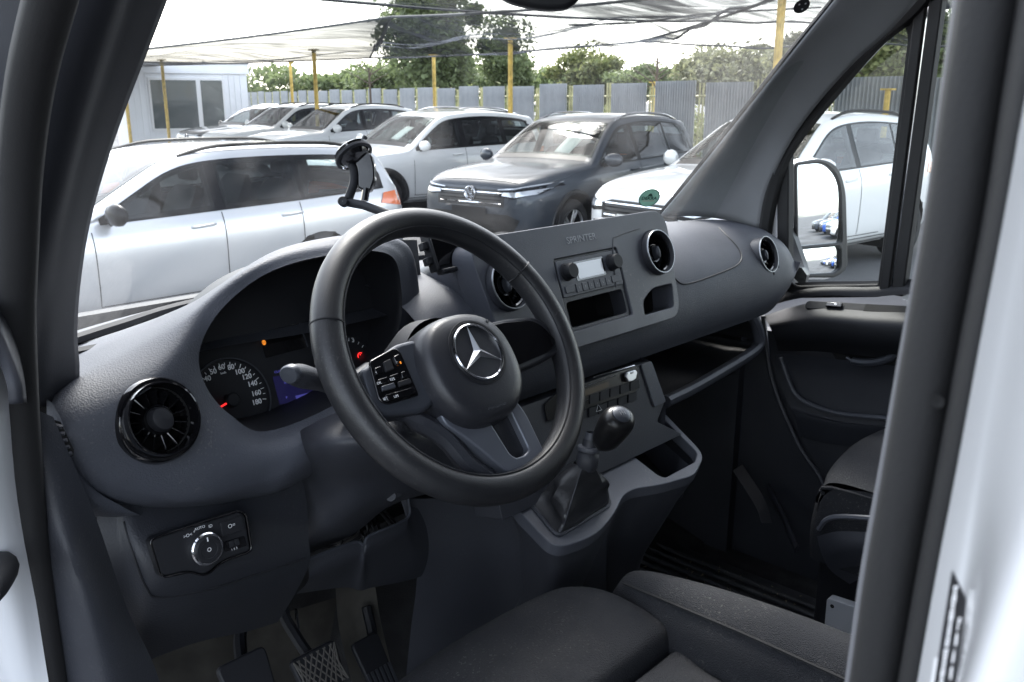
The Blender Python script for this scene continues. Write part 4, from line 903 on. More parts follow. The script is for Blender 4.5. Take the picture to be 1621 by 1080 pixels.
# dark inner wall of the binnacle and its back
inn = [pc([l])[0] for l in LIP]; cen = np.mean(inn, 0)
rows2 = [[p, p + (cen - p) * .02 + A(0, .012, -.003), p + (cen - p) * .03 + A(.006, .06, -.008), p + (cen - p) * .02 + A(.02, .135, -.02)] for p in inn]
surf('binnacle_wall', rows2, M['black'], van, 80, 10, cu=True)
cl = Fr(P(470, 560, y=.315), (1, 0, 0), (0, .34, .94))
ip = [cl.px(*q) for q in ((300, 640), (300, 520), (400, 420), (520, 380), (660, 380), (680, 560), (560, 680), (380, 720))]
clu = plate('instrument_cluster', ip, [], cl, .01, M['black'], van)
# speedometer
def cpx(px, py): return cl.px(px, py)
sc0 = cpx(364, 634); srad = np.linalg.norm(A(*cpx(424, 634)) - A(*sc0))
lathe('dial', [(srad * 1.03, .001), (srad * 1.03, .006), (srad, .006), (srad * .985, .0015), (.001, .0015)], cl.at(*sc0), M['black'], clu, 56)
lathe('dial_ring', [(srad * 1.035, .004), (srad * 1.03, .0075), (srad * 1.005, .0075), (srad * 1.0, .004)], cl.at(*sc0), M['satin'], clu, 56)
for s, px, py in (('30', 318, 611), ('40', 327, 600), ('50', 336, 589), ('60', 349, 582), ('80', 364, 582), ('100', 378, 589), ('120', 389, 597), ('140', 398, 608), ('160', 404, 623), ('180', 405, 637)):
    text(s, cl.at(*cpx(px, py), .003), .0098, M['print'], clu, ext=.0003, bold=.0002)
text('km/h', cl.at(*cpx(352, 591), .003), .004, M['print'], clu)
for a in np.linspace(200, -12, 25):
    k = int(round((200 - a) / 212 * 24)); d_ = A(math.cos(R(a)), math.sin(R(a))); r0 = srad * (.86 if k % 2 else .83); f_ = Fr(cl.pt(sc0[0] + d_[0] * r0, sc0[1] + d_[1] * r0, .003), cl.u * d_[0] + cl.v * d_[1], -cl.u * d_[1] + cl.v * d_[0])
    boxm('tick', f_, 0, srad * (.06 if k % 2 else .10), -.0005, .0005, 0, .0004, M['print'], clu, smooth=False)
nd = A(*cpx(346, 645)) - A(*sc0); nl = np.linalg.norm(nd); nd /= nl; f_ = Fr(cl.pt(*sc0, .006), cl.u * nd[0] + cl.v * nd[1], -cl.u * nd[1] + cl.v * nd[0])
boxm('needle', f_, .006, srad * .72, -.0012, .0012, 0, .002, M['needle'], clu, smooth=False); lathe('needle_cap', [(.010, 0), (.010, .008), (.008, .010), (.0005, .010)], cl.at(*sc0, .002), M['black'], clu, 24)
# rev counter at the right
tc0 = cpx(548, 590); lathe('dial', [(srad * 1.03, .001), (srad * 1.03, .006), (srad, .006), (srad * .985, .0015), (.001, .0015)], cl.at(*tc0), M['black'], clu, 56)
for s, px, py in (('1', 497, 580), ('2', 520, 548), ('3', 557, 539), ('4', 582, 557), ('5', 592, 585)): text(s, cl.at(*cpx(px, py), .003), .0098, M['print'], clu, bold=.0002)
for a in np.linspace(200, -20, 23):
    d_ = A(math.cos(R(a)), math.sin(R(a))); r0 = srad * .86; f_ = Fr(cl.pt(tc0[0] + d_[0] * r0, tc0[1] + d_[1] * r0, .003), cl.u * d_[0] + cl.v * d_[1], -cl.u * d_[1] + cl.v * d_[0])
    boxm('tick', f_, 0, srad * .08, -.0005, .0005, 0, .0004, M['print'], clu, smooth=False)
f_ = cl.at(*cpx(569, 564), .003); lathe('brake_lamp', [(.0055, 0), (.0055, .0006), (.0042, .0006), (.0042, 0)], f_, M['redl'], clu, 20); text('!', f_, .007, M['redl'], clu, 'brake_lamp_mark', bold=.0003)
# displays
dk = plate('warning_panel', [cpx(408, 527), cpx(420, 567), cpx(486, 550), cpx(472, 512)][::1], [], cl, .001, M['pianob'], clu, front=.002)
f_ = cl.at(*cpx(416, 543), .0032); lathe('engine_lamp', [(.0036, 0), (.0036, .0005), (.0027, .0005), (.0027, 0)], f_, M['orangel'], clu, 14, sx=.8); boxm('engine_lamp_bar', f_, -.0009, .0009, -.0028, .0028, 0, .0006, M['orangel'], clu)
boxm('light_guide', Fr(cl.pt(*cpx(479, 531), .003), cl.px(485, 550)[0] * cl.u - cl.px(472, 512)[0] * cl.u + (cl.px(485, 550)[1] - cl.px(472, 512)[1]) * cl.v, cl.u), -.018, .018, -.001, .001, 0, .001, M['satin'], clu)
bd = plate('display', [cpx(431, 597), cpx(442, 641), cpx(530, 622), cpx(516, 579)], [], cl, .001, M['bluel'], clu, front=.002)
for q in (((441, 617), (444, 638), (508, 624), (505, 612)), ((446, 596), (449, 608), (470, 603), (468, 592))):
    plate('display_field', [cpx(*p) for p in q], [], cl, .0004, M['bluehi'] if q[0][1] < 600 else M['bluel'], bd, front=.0025)
plate('display_field', [cpx(466, 627), cpx(468, 634), cpx(490, 629), cpx(488, 622)], [], cl, .0004, M['bluehi'], bd, front=.003)
text('CLASSIC', cl.at(*cpx(442, 588), .003), .005, M['bluehi'], bd); text('P', cl.at(*cpx(452, 630), .0034), .005, M['bluehi'], bd); text('+21', cl.at(*cpx(478, 612), .0034), .005, M['bluehi'], bd)
lens = surf('binnacle_lens', [[p + (cen - p) * k + A(0, .03 + .05 * k, -.006 - .02 * k) for k in (.04, .4, .8, 1.0)] for p in inn], glassmat('clear lens', (.9, .9, .9), 0, .5), van, 40, 6, cu=True) if 0 else None

# ---- round air vents
M['ringmet'] = mat('dark satin metal ring', (.30, .31, .33), .35, 1.0)
def punch(o, c, r):
    bm = bmesh.new(); bm.from_mesh(o.data); bmesh.ops.delete(bm, geom=[f for f in bm.faces if (f.calc_center_median() - Vector(c)).length < r], context='FACES'); bm.to_mesh(o.data); bm.free()
def vent(fr, r, lab, ringm, blades=14, knob='oval'):
    v = lathe('air_vent', [(r * .99, -.012), (r * 1.0, .006), (r * .97, .012), (r * .93, .0125), (r * .90, .009), (r * .885, .002), (r * .84, -.012), (r * .80, -.020)], fr, M['dark'] if ringm is M['chrome'] else ringm, van, 56, label=lab)
    if ringm is M['chrome']: lathe('bright_rim', [(r * .975, .0115), (r * .96, .0135), (r * .935, .0135), (r * .925, .011)], fr, M['ringmet'], v, 56)
    lathe('vent_barrel', [(r * .86, -.004), (r * .83, -.02), (r * .80, -.05), (.002, -.05)], fr, M['pit'], v, 40)
    if ringm is not M['pianob']: lathe('vent_inner_ring', [(r * .88, .0), (r * .85, .006), (r * .80, .004), (r * .78, -.012)], fr, M['pianob'], v, 48)
    lathe('vent_core', [(r * .44, -.03), (r * .44, -.008), (r * .40, -.003), (r * .30, -.004), (r * .26, -.006), (.0006, -.006)], fr, M['pianob'], v, 40)
    for k in range(blades):
        a = 2 * math.pi * k / blades + .1; d_ = A(math.cos(a), math.sin(a)); t_ = A(-math.sin(a), math.cos(a))
        f2 = Fr(fr.pt(0, 0, -.012), fr.u * d_[0] + fr.v * d_[1], fr.u * t_[0] + fr.v * t_[1])
        V = [f2.pt(r * .42, -.001, .004), f2.pt(r * .81, -.0016, .006), f2.pt(r * .81, .006, -.010), f2.pt(r * .42, .004, -.010), f2.pt(r * .42, .0002, .0045), f2.pt(r * .81, .0, .0065), f2.pt(r * .81, .0075, -.009), f2.pt(r * .42, .0055, -.009)]
        mk('blade', V, [(0, 1, 2, 3), (7, 6, 5, 4), (0, 4, 5, 1), (1, 5, 6, 2), (2, 6, 7, 3), (3, 7, 4, 0)], M['pianob'], v, False)
    kb = [(.3, -.004), (.29, .004), (.25, .0075), (.15, .009), (.002, .0095)]
    lathe('vent_knob', [(r * a, h) for a, h in kb], Fr(fr.pt(0, 0, .0), nrm(fr.u * .5 - fr.v * .86) if knob == 'slant' else fr.v, nrm(fr.u * .86 + fr.v * .5) if knob == 'slant' else -fr.u), M['black'], v, 32, sx=1.15 if knob != 'slant' else 1.2) if knob == 'slant' else \
        lathe('vent_knob', [(r * a, h) for a, h in kb], fr, M['satin'], v, 32, sx=.42)
    return v
punch(pod, P(254, 664, y=.172), .039)
vent(Fr(P(254, 664, y=.163), (1, .06, 0), (-.02, .34, .94)), .0420, 'glossy black round vent at the left end of the dashboard', M['pianob'], 15, 'slant')
# surround dish of the left vent
lathe('vent_bezel', [(.0490, -.010), (.0475, .000), (.0455, .0035), (.0425, .0035), (.0415, -.006)], Fr(P(254, 664, y=.1655), (1, .06, 0), (-.02, .34, .94)), M['pianob'], van, 56)

# ---- centre panel with radio
sl = Fr((.065, .2, 1.6), (1, 0, 0), (0, .35, 1))
S = lambda px, py: sl.px(px, py)
outer = rpoly([(-.235, -.150), (.236, -.150), (.266, .058), (-.266, .058)], [.035, .035, .048, .048], 8)
rad = [S(870, 412.7), S(910, 525), S(999.3, 498.3), S(978.3, 390.7)]
ra0 = (rad[0][0] + rad[1][0]) / 2; ra1 = (rad[2][0] + rad[3][0]) / 2; rb1 = (rad[0][1] + rad[3][1]) / 2; rb0 = (rad[1][1] + rad[2][1]) / 2
ropen = rrect(ra1 - ra0, rb1 - rb0, .004, 3, (ra0 + ra1) / 2, (rb0 + rb1) / 2)
cub = rpoly([S(1021, 499), S(1067, 486), S(1064, 449), S(1034, 456), S(1018, 476)], [.006, .008, .006, .012, .010], 4)
v1, v2 = S(1038, 400), (-S(1038, 400)[0], S(1038, 400)[1])
cp_ = plate('centre_panel', outer, [ropen, cub, circ(.0425, 40, *v1), circ(.0425, 40, *v2)], sl, .05, M['dashhi'], van, .010, 4, label='upright grey centre panel with radio, vents and lettering')
G = [[sl.pt(a * k, (b + .046) * k - .046, c) for a, b in outer] for k, c in ((.985, -.044), (.96, -.08), (.93, -.16))]
mk('centre_panel_body', *gridmesh(G, False, True), M['dashhi'], cp_)
text('SPRINTER', sl.at(*S(920, 378), .0002), .0165, M['printdim'], cp_, ext=.0007, sx=1.12)
for q in ([(975, 455), (970, 385), (978, 374), (1012, 362)], ):
    tube('panel_crease', catmull([sl.pt(*S(*p), .0) for p in q], 14), .0012, M['dark'], cp_, 6)
# small pocket and its lining
def pocket(nm, poly, depth, par, m=M['pit'], fr=sl):
    G = [[fr.pt(*p, c) for p in poly] for c in (-.003, -depth)]; V, Fc = gridmesh(G, False, True); Fc.append(tuple(range(len(poly), 2 * len(poly)))); return mk(nm, V, Fc, m, par, False)
pocket('side_pocket', offs(cub, .001), .06, cp_)
vent(sl.at(*v1, .0), .0425, 'round vent with bright rim at the right of the radio', M['chrome'], 14, 'oval'); vent(sl.at(*v2, .0), .0425, 'round vent of the centre panel half hidden by the steering wheel rim', M['chrome'], 14, 'oval')
# radio
rw, rh = ra1 - ra0, rb1 - rb0; rf = sl.at(ra0, rb0, -.004)       # lower left corner of the opening
split = rh * .455
cubr = rrect(rw * .90, rh * .355, .007, 4, rw * .5, rh * .225)
radio = plate('radio', rrect(rw - .001, rh - .001, .003, 3, rw / 2, rh / 2), [cubr], rf, .03, M['dark'], van, .0012, label='small car radio with grey display above an open slot')
pocket('storage_slot', offs(cubr, .001), .07, radio, M['pit'], rf)
face = plate('radio_face', rrect(rw * .95, rh * .50, .003, 3, rw * .5, rh * .715), [], rf, .004, M['dashhi'], radio, .001, front=.0035)
plate('radio_screen_bezel', rrect(rw * .46, rh * .265, .002, 3, rw * .5, rh * .78), [], rf, .001, M['pianob'], radio, front=.0042)
plate('radio_screen', rrect(rw * .40, rh * .215, .001, 2, rw * .5, rh * .78), [], rf, .001, M['lcd'], radio, front=.005)
for a in (.145, .855):
    lathe('volume_knob', [(.0155, .002), (.0150, .004), (.0135, .005), (.0130, .017), (.0120, .0185), (.0005, .0185)], rf.at(rw * a, rh * .80, .002), M['black'], radio, 36)
for k in range(6): plate('preset_button', rrect(rw * .082, rh * .115, .001, 2, rw * (.265 + k * .094), rh * .555), [], rf, .003, M['dashhi'], radio, .0006, front=.0055)
for k in range(6): text(str(k + 1), rf.at(rw * (.265 + k * .094), rh * .555, .0058), .0055, M['printdim'], radio, ext=.0001)
for a in (.135, .865): plate('radio_button', rrect(rw * .14, rh * .10, .001, 2, rw * a, rh * .565), [], rf, .003, M['dashhi'], radio, .0006, front=.0052)

# ---- passenger side of the dashboard: one long moulding
def prof(x):
    k = max(0, (x - .60) / .24); lift = .075 * max(0, (x - .70) / .13) ** 2; b = .012 * math.exp(-((x - .45) / .25) ** 2)
    e = max(0, (x - .78) / .06)
    return [A(x, .34, 1.40 + lift), A(x, .205, 1.382 + lift), A(x, .183, 1.390 + lift * .9), A(x, .168 + .01 * e, 1.425 + lift * .6), A(x, .172 + .012 * e, 1.472), A(x, .197 + .02 * e, 1.520), A(x, .245 + .02 * e, 1.558 - .008 * e), A(x, .31, 1.578 + b * .5 - .012 * k - .006 * e), A(x, .40, 1.582 + b * .4 - .015 * k), A(x, .52, 1.560 - .008 * k), A(x, .70, 1.520), A(x, .84, 1.46)]
xs = [-.30, -.1, .1, .3, .45, .58, .68, .74, .79, .835, .855]
rows = [prof(x) for x in xs]
pas = surf('dashboard', rows, M['dash'], van, 90, 44, label='long grained grey dashboard moulding on the passenger side')
# left part of the top, behind the pod
surf('dashboard_top', [[A(x, .28 if x > -.6 else .30, 1.545 - .02 * (x < -.7)), A(x, .40, 1.546), A(x, .55, 1.527), A(x, .75 - .9 * max(0, abs(x) - .3) ** 2, 1.510), A(x, .84, 1.46)] for x in (-.86, -.75, -.6, -.45, -.3, -.15, 0, .2, .35)], M['dash'], van, 40, 12)
# valley beside the binnacle
surf('dash_saddle', [[A(-.30, .27, 1.40), A(-.295, .265, 1.48), A(-.285, .29, 1.55), A(-.27, .36, 1.555), A(-.26, .48, 1.540)], [A(-.245, .262, 1.40), A(-.24, .262, 1.48), A(-.235, .275, 1.545), A(-.23, .33, 1.560), A(-.23, .48, 1.542)], [A(-.185, .245, 1.40), A(-.19, .24, 1.48), A(-.19, .25, 1.55), A(-.19, .30, 1.575), A(-.19, .48, 1.548)]], M['dash'], van, 14, 24)
lathe('speaker_disc', [(.030, .0), (.029, .002), (.024, .0025), (.0005, .0025)], Fr(P(668, 424, y=.45) * A(1, 1, 0) + A(0, 0, 1.549), (1, 0, 0), (0, 1, 0)), M['dashhi'], van, 30)
# air bag lid lines on the passenger dash: a thin proud lid
from mathutils.bvhtree import BVHTree
def bvh_of(o): 
    me = o.data; return BVHTree.FromPolygons([v.co.copy() for v in me.vertices], [tuple(p.vertices) for p in me.polygons])
bm = bmesh.new(); bm.from_mesh(pas.data)      # the moulding is open behind the centre panel
bmesh.ops.delete(bm, geom=[f for f in bm.faces if -.17 < f.calc_center_median().x < .305 and f.calc_center_median().z > 1.462 and f.calc_center_median().y < .36], context='FACES'); bm.to_mesh(pas.data); bm.free()
B_pas = bvh_of(pas)
def on(bv, px, py, off=0.0, fb=None):
    r = Vector(ray(px, py)).normalized(); h = bv.ray_cast(Vector(CAM), r)
    if h[0] is None: return fb
    n = h[1] if h[1].dot(r) < 0 else -h[1]
    return np.array(h[0] + n * off)
ll = [on(B_pas, *q, .0006) for q in catmull([A(1067, 440), A(1078, 449), A(1095, 448), A(1125, 438), A(1160, 424), A(1172, 414), A(1173, 403), A(1166, 390), A(1150, 373), A(1138, 361)], 40)]
ll = [p for p in ll if p is not None]
if len(ll) > 3: tube('airbag_lid_joint', ll, .0016, M['black'], pas, 6)
vf = on(B_pas, 1214, 405); vf = vf if vf is not None else P(1214, 405, y=.2)
punch(pas, vf, .040)
vent(Fr(vf + A(.0, .007, .0), (1, .04, 0), (0, .34, .94)), .043, 'round vent at the passenger end of the dashboard', M['chrome'], 14, 'oval')

# ---- open shelf below the passenger dashboard
lipp = catmull([P(1180, 492, y=.22), P(1194, 506, y=.205), P(1202, 536, y=.20), P(1196, 553, y=.20), P(1170, 572, y=.20), P(1100, 613, y=.20), P(1052, 637, y=.195)], 40)
shelf = tube('shelf_lip', lipp, .0130, M['dashhi'], van, 10, flat=1.3)
surf('shelf_floor', [[p, p + A(0, .05, -.012), p + A(0, .2, -.01), p + A(0, .36, 0)] for p in lipp[14:]], M['black'], van, 20, 6)
surf('shelf_side', [[p, p + A(0, .1, 0), p + A(0, .36, 0)] for p in lipp[:15]], M['black'], van, 12, 6)
box2('shelf_back', .20, .84, .50, .52, 1.15, 1.45, M['black'])
# lower face of the stack with the climate controls
ls = Fr(P(960, 622, y=.150), (1, 0, 0), (0, .28, 1)); Lx = lambda px, py: ls.px(px, py)
lst = plate('lower_stack', rpoly([Lx(1052, 636), Lx(1030, 571), (-.30, Lx(1030, 571)[1] + .0), (-.30, -.13), (.20, -.13), Lx(1040, 668)], .006), [], ls, .06, M['dark'], van, .004, label='grey lower face of the centre stack')
plate('stack_side_panel', rpoly([Lx(1052, 636), Lx(1029, 572), Lx(1012, 577), Lx(1034, 645)], .004), [], ls, .004, M['dashhi'], lst, .001, front=.004)
surf('stack_flank', [[ls.pt(*Lx(1030, 571), 0), ls.pt(*Lx(1052, 636), 0), ls.pt(*Lx(1052, 680), 0)], [ls.pt(*Lx(1030, 571), 0) + A(.05, .3, 0), ls.pt(*Lx(1052, 636), 0) + A(.03, .3, 0), ls.pt(*Lx(1052, 680), 0) + A(.03, .3, 0)]], M['dark'], van, 6, 8)
clm = plate('climate_panel', rpoly([Lx(860, 640), Lx(880, 622), Lx(1003, 579), Lx(1008, 585), Lx(1011, 612), Lx(1002, 622), Lx(865, 668)], .004), [], ls, .004, M['pianod'], lst, .0012, front=.004, label='black climate control strip')
for k in range(5): plate('climate_button', rpoly([Lx(930 + k * 16, 640 - k * 5.2), Lx(930 + k * 16, 626 - k * 5.2), Lx(944 + k * 16, 621 - k * 5.2), Lx(944 + k * 16, 635 - k * 5.2)], .001), [], ls, .003, M['black'], lst, .0006, front=.0062)
plate('climate_display', [Lx(900, 626), Lx(960, 604), Lx(961, 612), Lx(902, 636)], [], ls, .001, mat('amber display', (.02, .015, .01), .4, emit=(.5, .32, .1), estr=.004), lst, front=.0048)
for q in (((896, 622), (972, 594)), ((905, 642), (960, 620)), ((935, 598), (1001, 579))): tube('bright_strip', [ls.pt(*Lx(*q[0]), .005), ls.pt(*Lx(*q[1]), .005)], .0008, M['chrome'], lst, 5)
sk = plate('rocker_switch', rpoly([Lx(983, 597), Lx(985, 590), Lx(998, 586), Lx(1001, 590), Lx(999, 600), Lx(994, 604), Lx(987, 605)], .002), [], ls, .006, M['alloy'], lst, .0015, front=.012)
text('REST', ls.at(*Lx(992, 591), .0122), .005, M['black'], sk, ext=.0002)
lower_row = [(1000, 628), (984, 634), (968, 640), (953, 646), (938, 651), (920, 657), (902, 663)]
for k, (a, b) in enumerate(lower_row): plate('lower_button', rpoly([Lx(a - 7, b + 10), Lx(a - 7, b - 4), Lx(a + 6, b - 9), Lx(a + 6, b + 5)], .001), [], ls, .003, M['black'], lst, .0006, front=.003)
tri = [Lx(941, 652), Lx(950, 649), Lx(944, 641)]; tube('hazard_mark', [ls.pt(*q, .0042) for q in tri], .0006, M['print'], lst, 4, closed=True)

# ---- console with tray, boot and gear lever
co = Fr((.05, .08, 1.219), (1, 0, 0), (0, 1, .30)); K = lambda px, py: co.px(px, py)
cout = rpoly([K(1044, 646), K(1000, 668), K(900, 700), K(800, 755), K(812, 800), K(880, 870), K(942, 848), K(972, 815), K(990, 775), K(1045, 768), K(1100, 752), K(1116, 720)], [.01, .01, .01, .02, .03, .03, .03, .05, .05, .03, .02, .03], 6)
binh = rpoly([K(1004, 674), K(1043, 656), K(1104, 716), K(1100, 731), K(1053, 756), K(1043, 753), K(986, 709)], [.008, .010, .012, .008, .01, .006, .012], 4)
cout = cout if area(cout) > 0 else cout[::-1]; binh = binh if area(binh) > 0 else binh[::-1]
con = plate('console', cout, [binh], co, .022, M['dashhi'], van, .007, 3, label='grey console shelf with square bin and gear lever')
cm = np.mean(np.array(cout), 0); G = [[co.pt(*((np.array(p) - cm) * k + cm), c) for p in cout] for k, c in ((.995, -.018), (.965, -.034), (.90, -.06), (.70, -.20), (.66, -.50))]
mk('console_base', *gridmesh(G, False, True), M['dark'], con)
pocket('console_bin', offs(binh, .0015), .085, con, M['black'], co)
# carrier panel down to the floor
lb = [K(832, 790), K(882, 851), K(966, 800), K(948, 762), K(870, 752)]; lb = lb if area(lb) > 0 else lb[::-1]
boot0 = rpoly(lb, .014, 8); nb = len(boot0)
tube('boot_frame', [co.pt(*p, .002) for p in boot0], .004, M['dark'], con, 6, closed=True)
neck = P(930, 728, y=.062); knobp = P(952, 702, y=.040); axis = nrm(knobp - neck)
nf = Fr(neck, np.cross(axis, A(0, 1, 0)), A(0, 1, 0)); nf = Fr(neck, nrm(np.cross(A(0, 1, 0), axis)), A(0, 1, 0))
bc = np.mean(np.array([co.pt(*p, 0) for p in boot0]), 0)
rowsb = []
NB = 96
ring0 = catmull([co.pt(*p, .001) for p in boot0], NB, True)
a_off = math.atan2((ring0[0] - bc) @ nf.v, (ring0[0] - bc) @ nf.u)
rg = np.random.default_rng(3)
for i in range(NB):
    p = ring0[i]; a = math.atan2((p - bc) @ nf.v, (p - bc) @ nf.u); q = neck + .0165 * (math.cos(a) * nf.u + math.sin(a) * nf.v) - axis * .01
    r_ = []
    for t in (0, .12, .3, .5, .7, .88, 1.0):
        b = p * (1 - t) + q * t; rad_ = nrm((b - (bc * (1 - t) + neck * t)) + 1e-6)
        fold = math.sin(math.pi * t) * (.007 + .009 * math.sin(3 * a + 1.0 + 5 * t) + .0045 * math.sin(5 * a + 7 * t) + .006 * math.sin(13 * t + 2 * a))
        drop = -.012 * math.sin(math.pi * min(1, t * 1.3)); r_.append(b + rad_ * fold + A(0, 0, drop))
    rowsb.append(r_)
bt = surf('gear_boot', rowsb, mat('black leather', (.022, .0225, .025), .30, bump=(420, .4, .0008), vary=(18, .2)), van, NB, 30, cu=True, label='creased black leather gear lever boot')
for idx in (int(NB * .30), int(NB * .62)): tube('boot_seam', [p + nrm(p - bc) * .0006 for p in catmull(rowsb[idx], 24)], .0014, M['dark'], bt, 5)
gl = lathe('gear_lever', [(.010, -.02), (.017, -.012), (.0185, 0), (.017, .010), (.013, .014), (.0115, .03), (.0115, .034)], nf, M['dark'], van, 28, label='manual gear lever with rounded black knob')
lathe('reverse_collar', [(.0105, .012), (.0185, .015), (.0195, .018), (.0185, .021), (.0105, .023), (.009, .045)], nf, M['dashhi'], gl, 28)
k0, k1 = P(954, 704, y=.040), P(979, 664, y=.004); kx = nrm(k1 - k0); kl = np.linalg.norm(k1 - k0)
kf = Fr(k0, np.cross(A(0, 0, 1), kx), A(0, 0, 1)); kf = Fr(k0, kf.u, np.cross(kx, kf.u))
lathe('gear_knob', [(.0085, -.006), (.0115, 0), (.0180, kl * .10), (.0215, kl * .28), (.0235, kl * .5), (.0248, kl * .72), (.0250, kl * .88), (.0240, kl * 1.02), (.0200, kl * 1.13), (.0150, kl * 1.18), (.0140, kl * 1.185)], kf, mat('satin black knob', (.012, .012, .013), .32), gl, 40, sx=1.12)
capf = kf.at(0, 0, kl * 1.185)
lathe('knob_trim_ring', [(.0195, -.003), (.0188, -.0012), (.0180, -.001), (.0172, -.0012)], kf.at(0, 0, kl * 1.15), M['satin'], gl, 40, sx=1.1)
lathe('shift_pattern_cap', [(.0150, -.001), (.0145, .0012), (.012, .003), (.006, .0044), (.0004, .0048)], capf, M['satin'], gl, 32)
for a0, b0, a1, b1 in ((-.004, .0035, -.004, -.0035), (0, .0035, 0, -.0035), (.004, .0035, .004, -.0035), (-.004, 0, .004, 0)): tube('shift_pattern', [capf.pt(a0, b0, .0046), capf.pt(a1, b1, .0046)], .00035, M['printdim'], gl, 4)

# ---- lower left: end cap, knee panel, light switch, column shroud
ec = [col(P(74, 632, y=.20), P(84, 640, y=.19), P(95, 660, y=.178)), col(P(74, 690, y=.20), P(100, 715, y=.178), P(138, 762, y=.178)), col(P(80, 745, y=.20), P(130, 780, y=.176), P(190, 800, y=.182)), col(P(92, 770, y=.20), P(140, 808, y=.19), P(226, 818, y=.20)), col(P(100, 790, y=.24), P(150, 818, y=.24), P(224, 822, y=.25))]
ecap = surf('dashboard_end_cap', ec, M['dash'], van, 26, 16)
gv = [P(84, 664, y=.172), P(96, 668, y=.170), P(117, 712, y=.166), P(116, 722, y=.166), P(86, 734, y=.176)]
gu = nrm(gv[2] - gv[0]); 
sgr = mk('side_vent', gv, [(0, 1, 2, 3, 4)], M['pit'], van, False)
for k in range(5):
    t = .12 + k * .19; tube('vent_slat', [gv[0] * (1 - t) + gv[4] * t + A(.001, -.003, 0), (gv[1] * (1 - t) + gv[3] * t) + A(-.001, -.003, 0)], .0022, M['dark'], sgr, 5)
kn = [col(P(478, 752, y=.215), P(486, 800, y=.20), P(488, 850, y=.185), P(490, 890, y=.185), P(470, 935, y=.215), P(440, 985, y=.28)),
      col(P(400, 780, y=.21), P(405, 830, y=.185), P(410, 880, y=.172), P(414, 912, y=.178), P(410, 950, y=.205), P(390, 1000, y=.27)),
      col(P(300, 785, y=.21), P(305, 850, y=.175), P(312, 900, y=.162), P(316, 935, y=.168), P(320, 975, y=.195), P(320, 1015, y=.26)),
      col(P(205, 792, y=.21), P(222, 862, y=.176), P(240, 915, y=.165), P(250, 948, y=.172), P(262, 990, y=.20), P(270, 1032, y=.26)),
      col(P(178, 790, y=.22), P(190, 868, y=.195), P(206, 920, y=.188), P(215, 965, y=.192), P(225, 1010, y=.215), P(240, 1045, y=.27)),
      col(P(152, 788, y=.23), P(156, 870, y=.215), P(165, 925, y=.21), P(180, 975, y=.215), P(205, 1020, y=.235), P(235, 1060, y=.28))]
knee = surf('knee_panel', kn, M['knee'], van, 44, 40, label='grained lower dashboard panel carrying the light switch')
B_kn = bvh_of(knee)
for nm_, q_l in (('panel_joint', [(153, 822), (158, 870), (168, 925), (185, 980), (208, 1018), (234, 1044)]), ('panel_crease', [(196, 826), (212, 880), (232, 930), (252, 945), (330, 933), (410, 908), (484, 884)])):
    pj = [on(B_kn, a, b, .0004) for a, b in q_l]; pj = [p for p in pj if p is not None]
    if len(pj) > 2: tube(nm_, catmull(pj, 40), .0014, M['black'], knee, 6)
lsf = Fr(P(318, 862, y=.158), P(385, 840, y=.16) - P(250, 885, y=.16), A(0, .1, 1)); lsf = Fr(lsf.o, (1, .0, 0), (0, .22, 1)); q_ = lambda px, py: lsf.px(px, py)
lpo = rpoly([q_(238, 855), q_(256, 914), q_(300, 903), q_(325, 912), q_(350, 888), q_(397, 872), q_(388, 815), q_(378, 810)], [.006, .008, .02, .02, .02, .006, .006, .006], 5); lpo = lpo if area(lpo) > 0 else lpo[::-1]
lsw = plate('light_switch', lpo, [], lsf, .02, M['black'], van, .002, front=.0, label='black light switch panel with rotary knob')
plate('switch_rim', offs(lpo, .0022), [lpo], lsf, .012, M['pianob'], lsw, .0006, front=.0018)
kc = q_(324, 868)
lathe('knob_ring', [(.0195, .0), (.0195, .008), (.0180, .0095), (.0160, .0095), (.0155, .006)], lsf.at(*kc), M['chrome'], lsw, 44)
lathe('rotary_knob', [(.0158, .0), (.0158, .011), (.0145, .0125), (.0105, .0125), (.0098, .0115), (.0005, .0115)], lsf.at(*kc), M['black'], lsw, 44)
boxm('knob_pointer', lsf.at(*kc), -.0007, .0007, .010, .0148, .0124, .0128, M['print'], lsw); lathe('knob_mark', [(.0025, .0), (.0025, .0003), (.0018, .0003), (.0018, 0)], lsf.at(*kc, .0116), M['print'], lsw, 14)
for s, px, py, z_ in (('AUTO', 316, 836, .0048), ('0', 307, 842, .003), ('ID', 333, 833, .005), ('>O<', 297, 848, .0055)): text(s, lsf.at(*q_(px, py), .0004), z_, M['print'], lsw, ext=.0001)
bt1 = plate('fog_lamp_button', rpoly([q_(347, 828), q_(351, 850), q_(386, 839), q_(381, 816)], .002), [], lsf, .004, M['black'], lsw, .0008, front=.0025); text('O=', lsf.at(*q_(365, 832), .0028), .007, M['print'], lsw, ext=.0001)
plate('dimmer_bay', rpoly([q_(352, 858), q_(355, 874), q_(390, 864), q_(386, 848)], .002), [], lsf, .001, M['pianob'], lsw, front=.0012)
for px, py in ((365, 861), (373, 858)): boxm('dimmer_wheel', lsf.at(*q_(px, py)), -.003, .003, -.004, .004, .001, .0042, M['black'], lsw, .0008)
text('1 2 3', lsf.at(*q_(370, 869), .0016), .004, M['print'], lsw, ext=.0001)
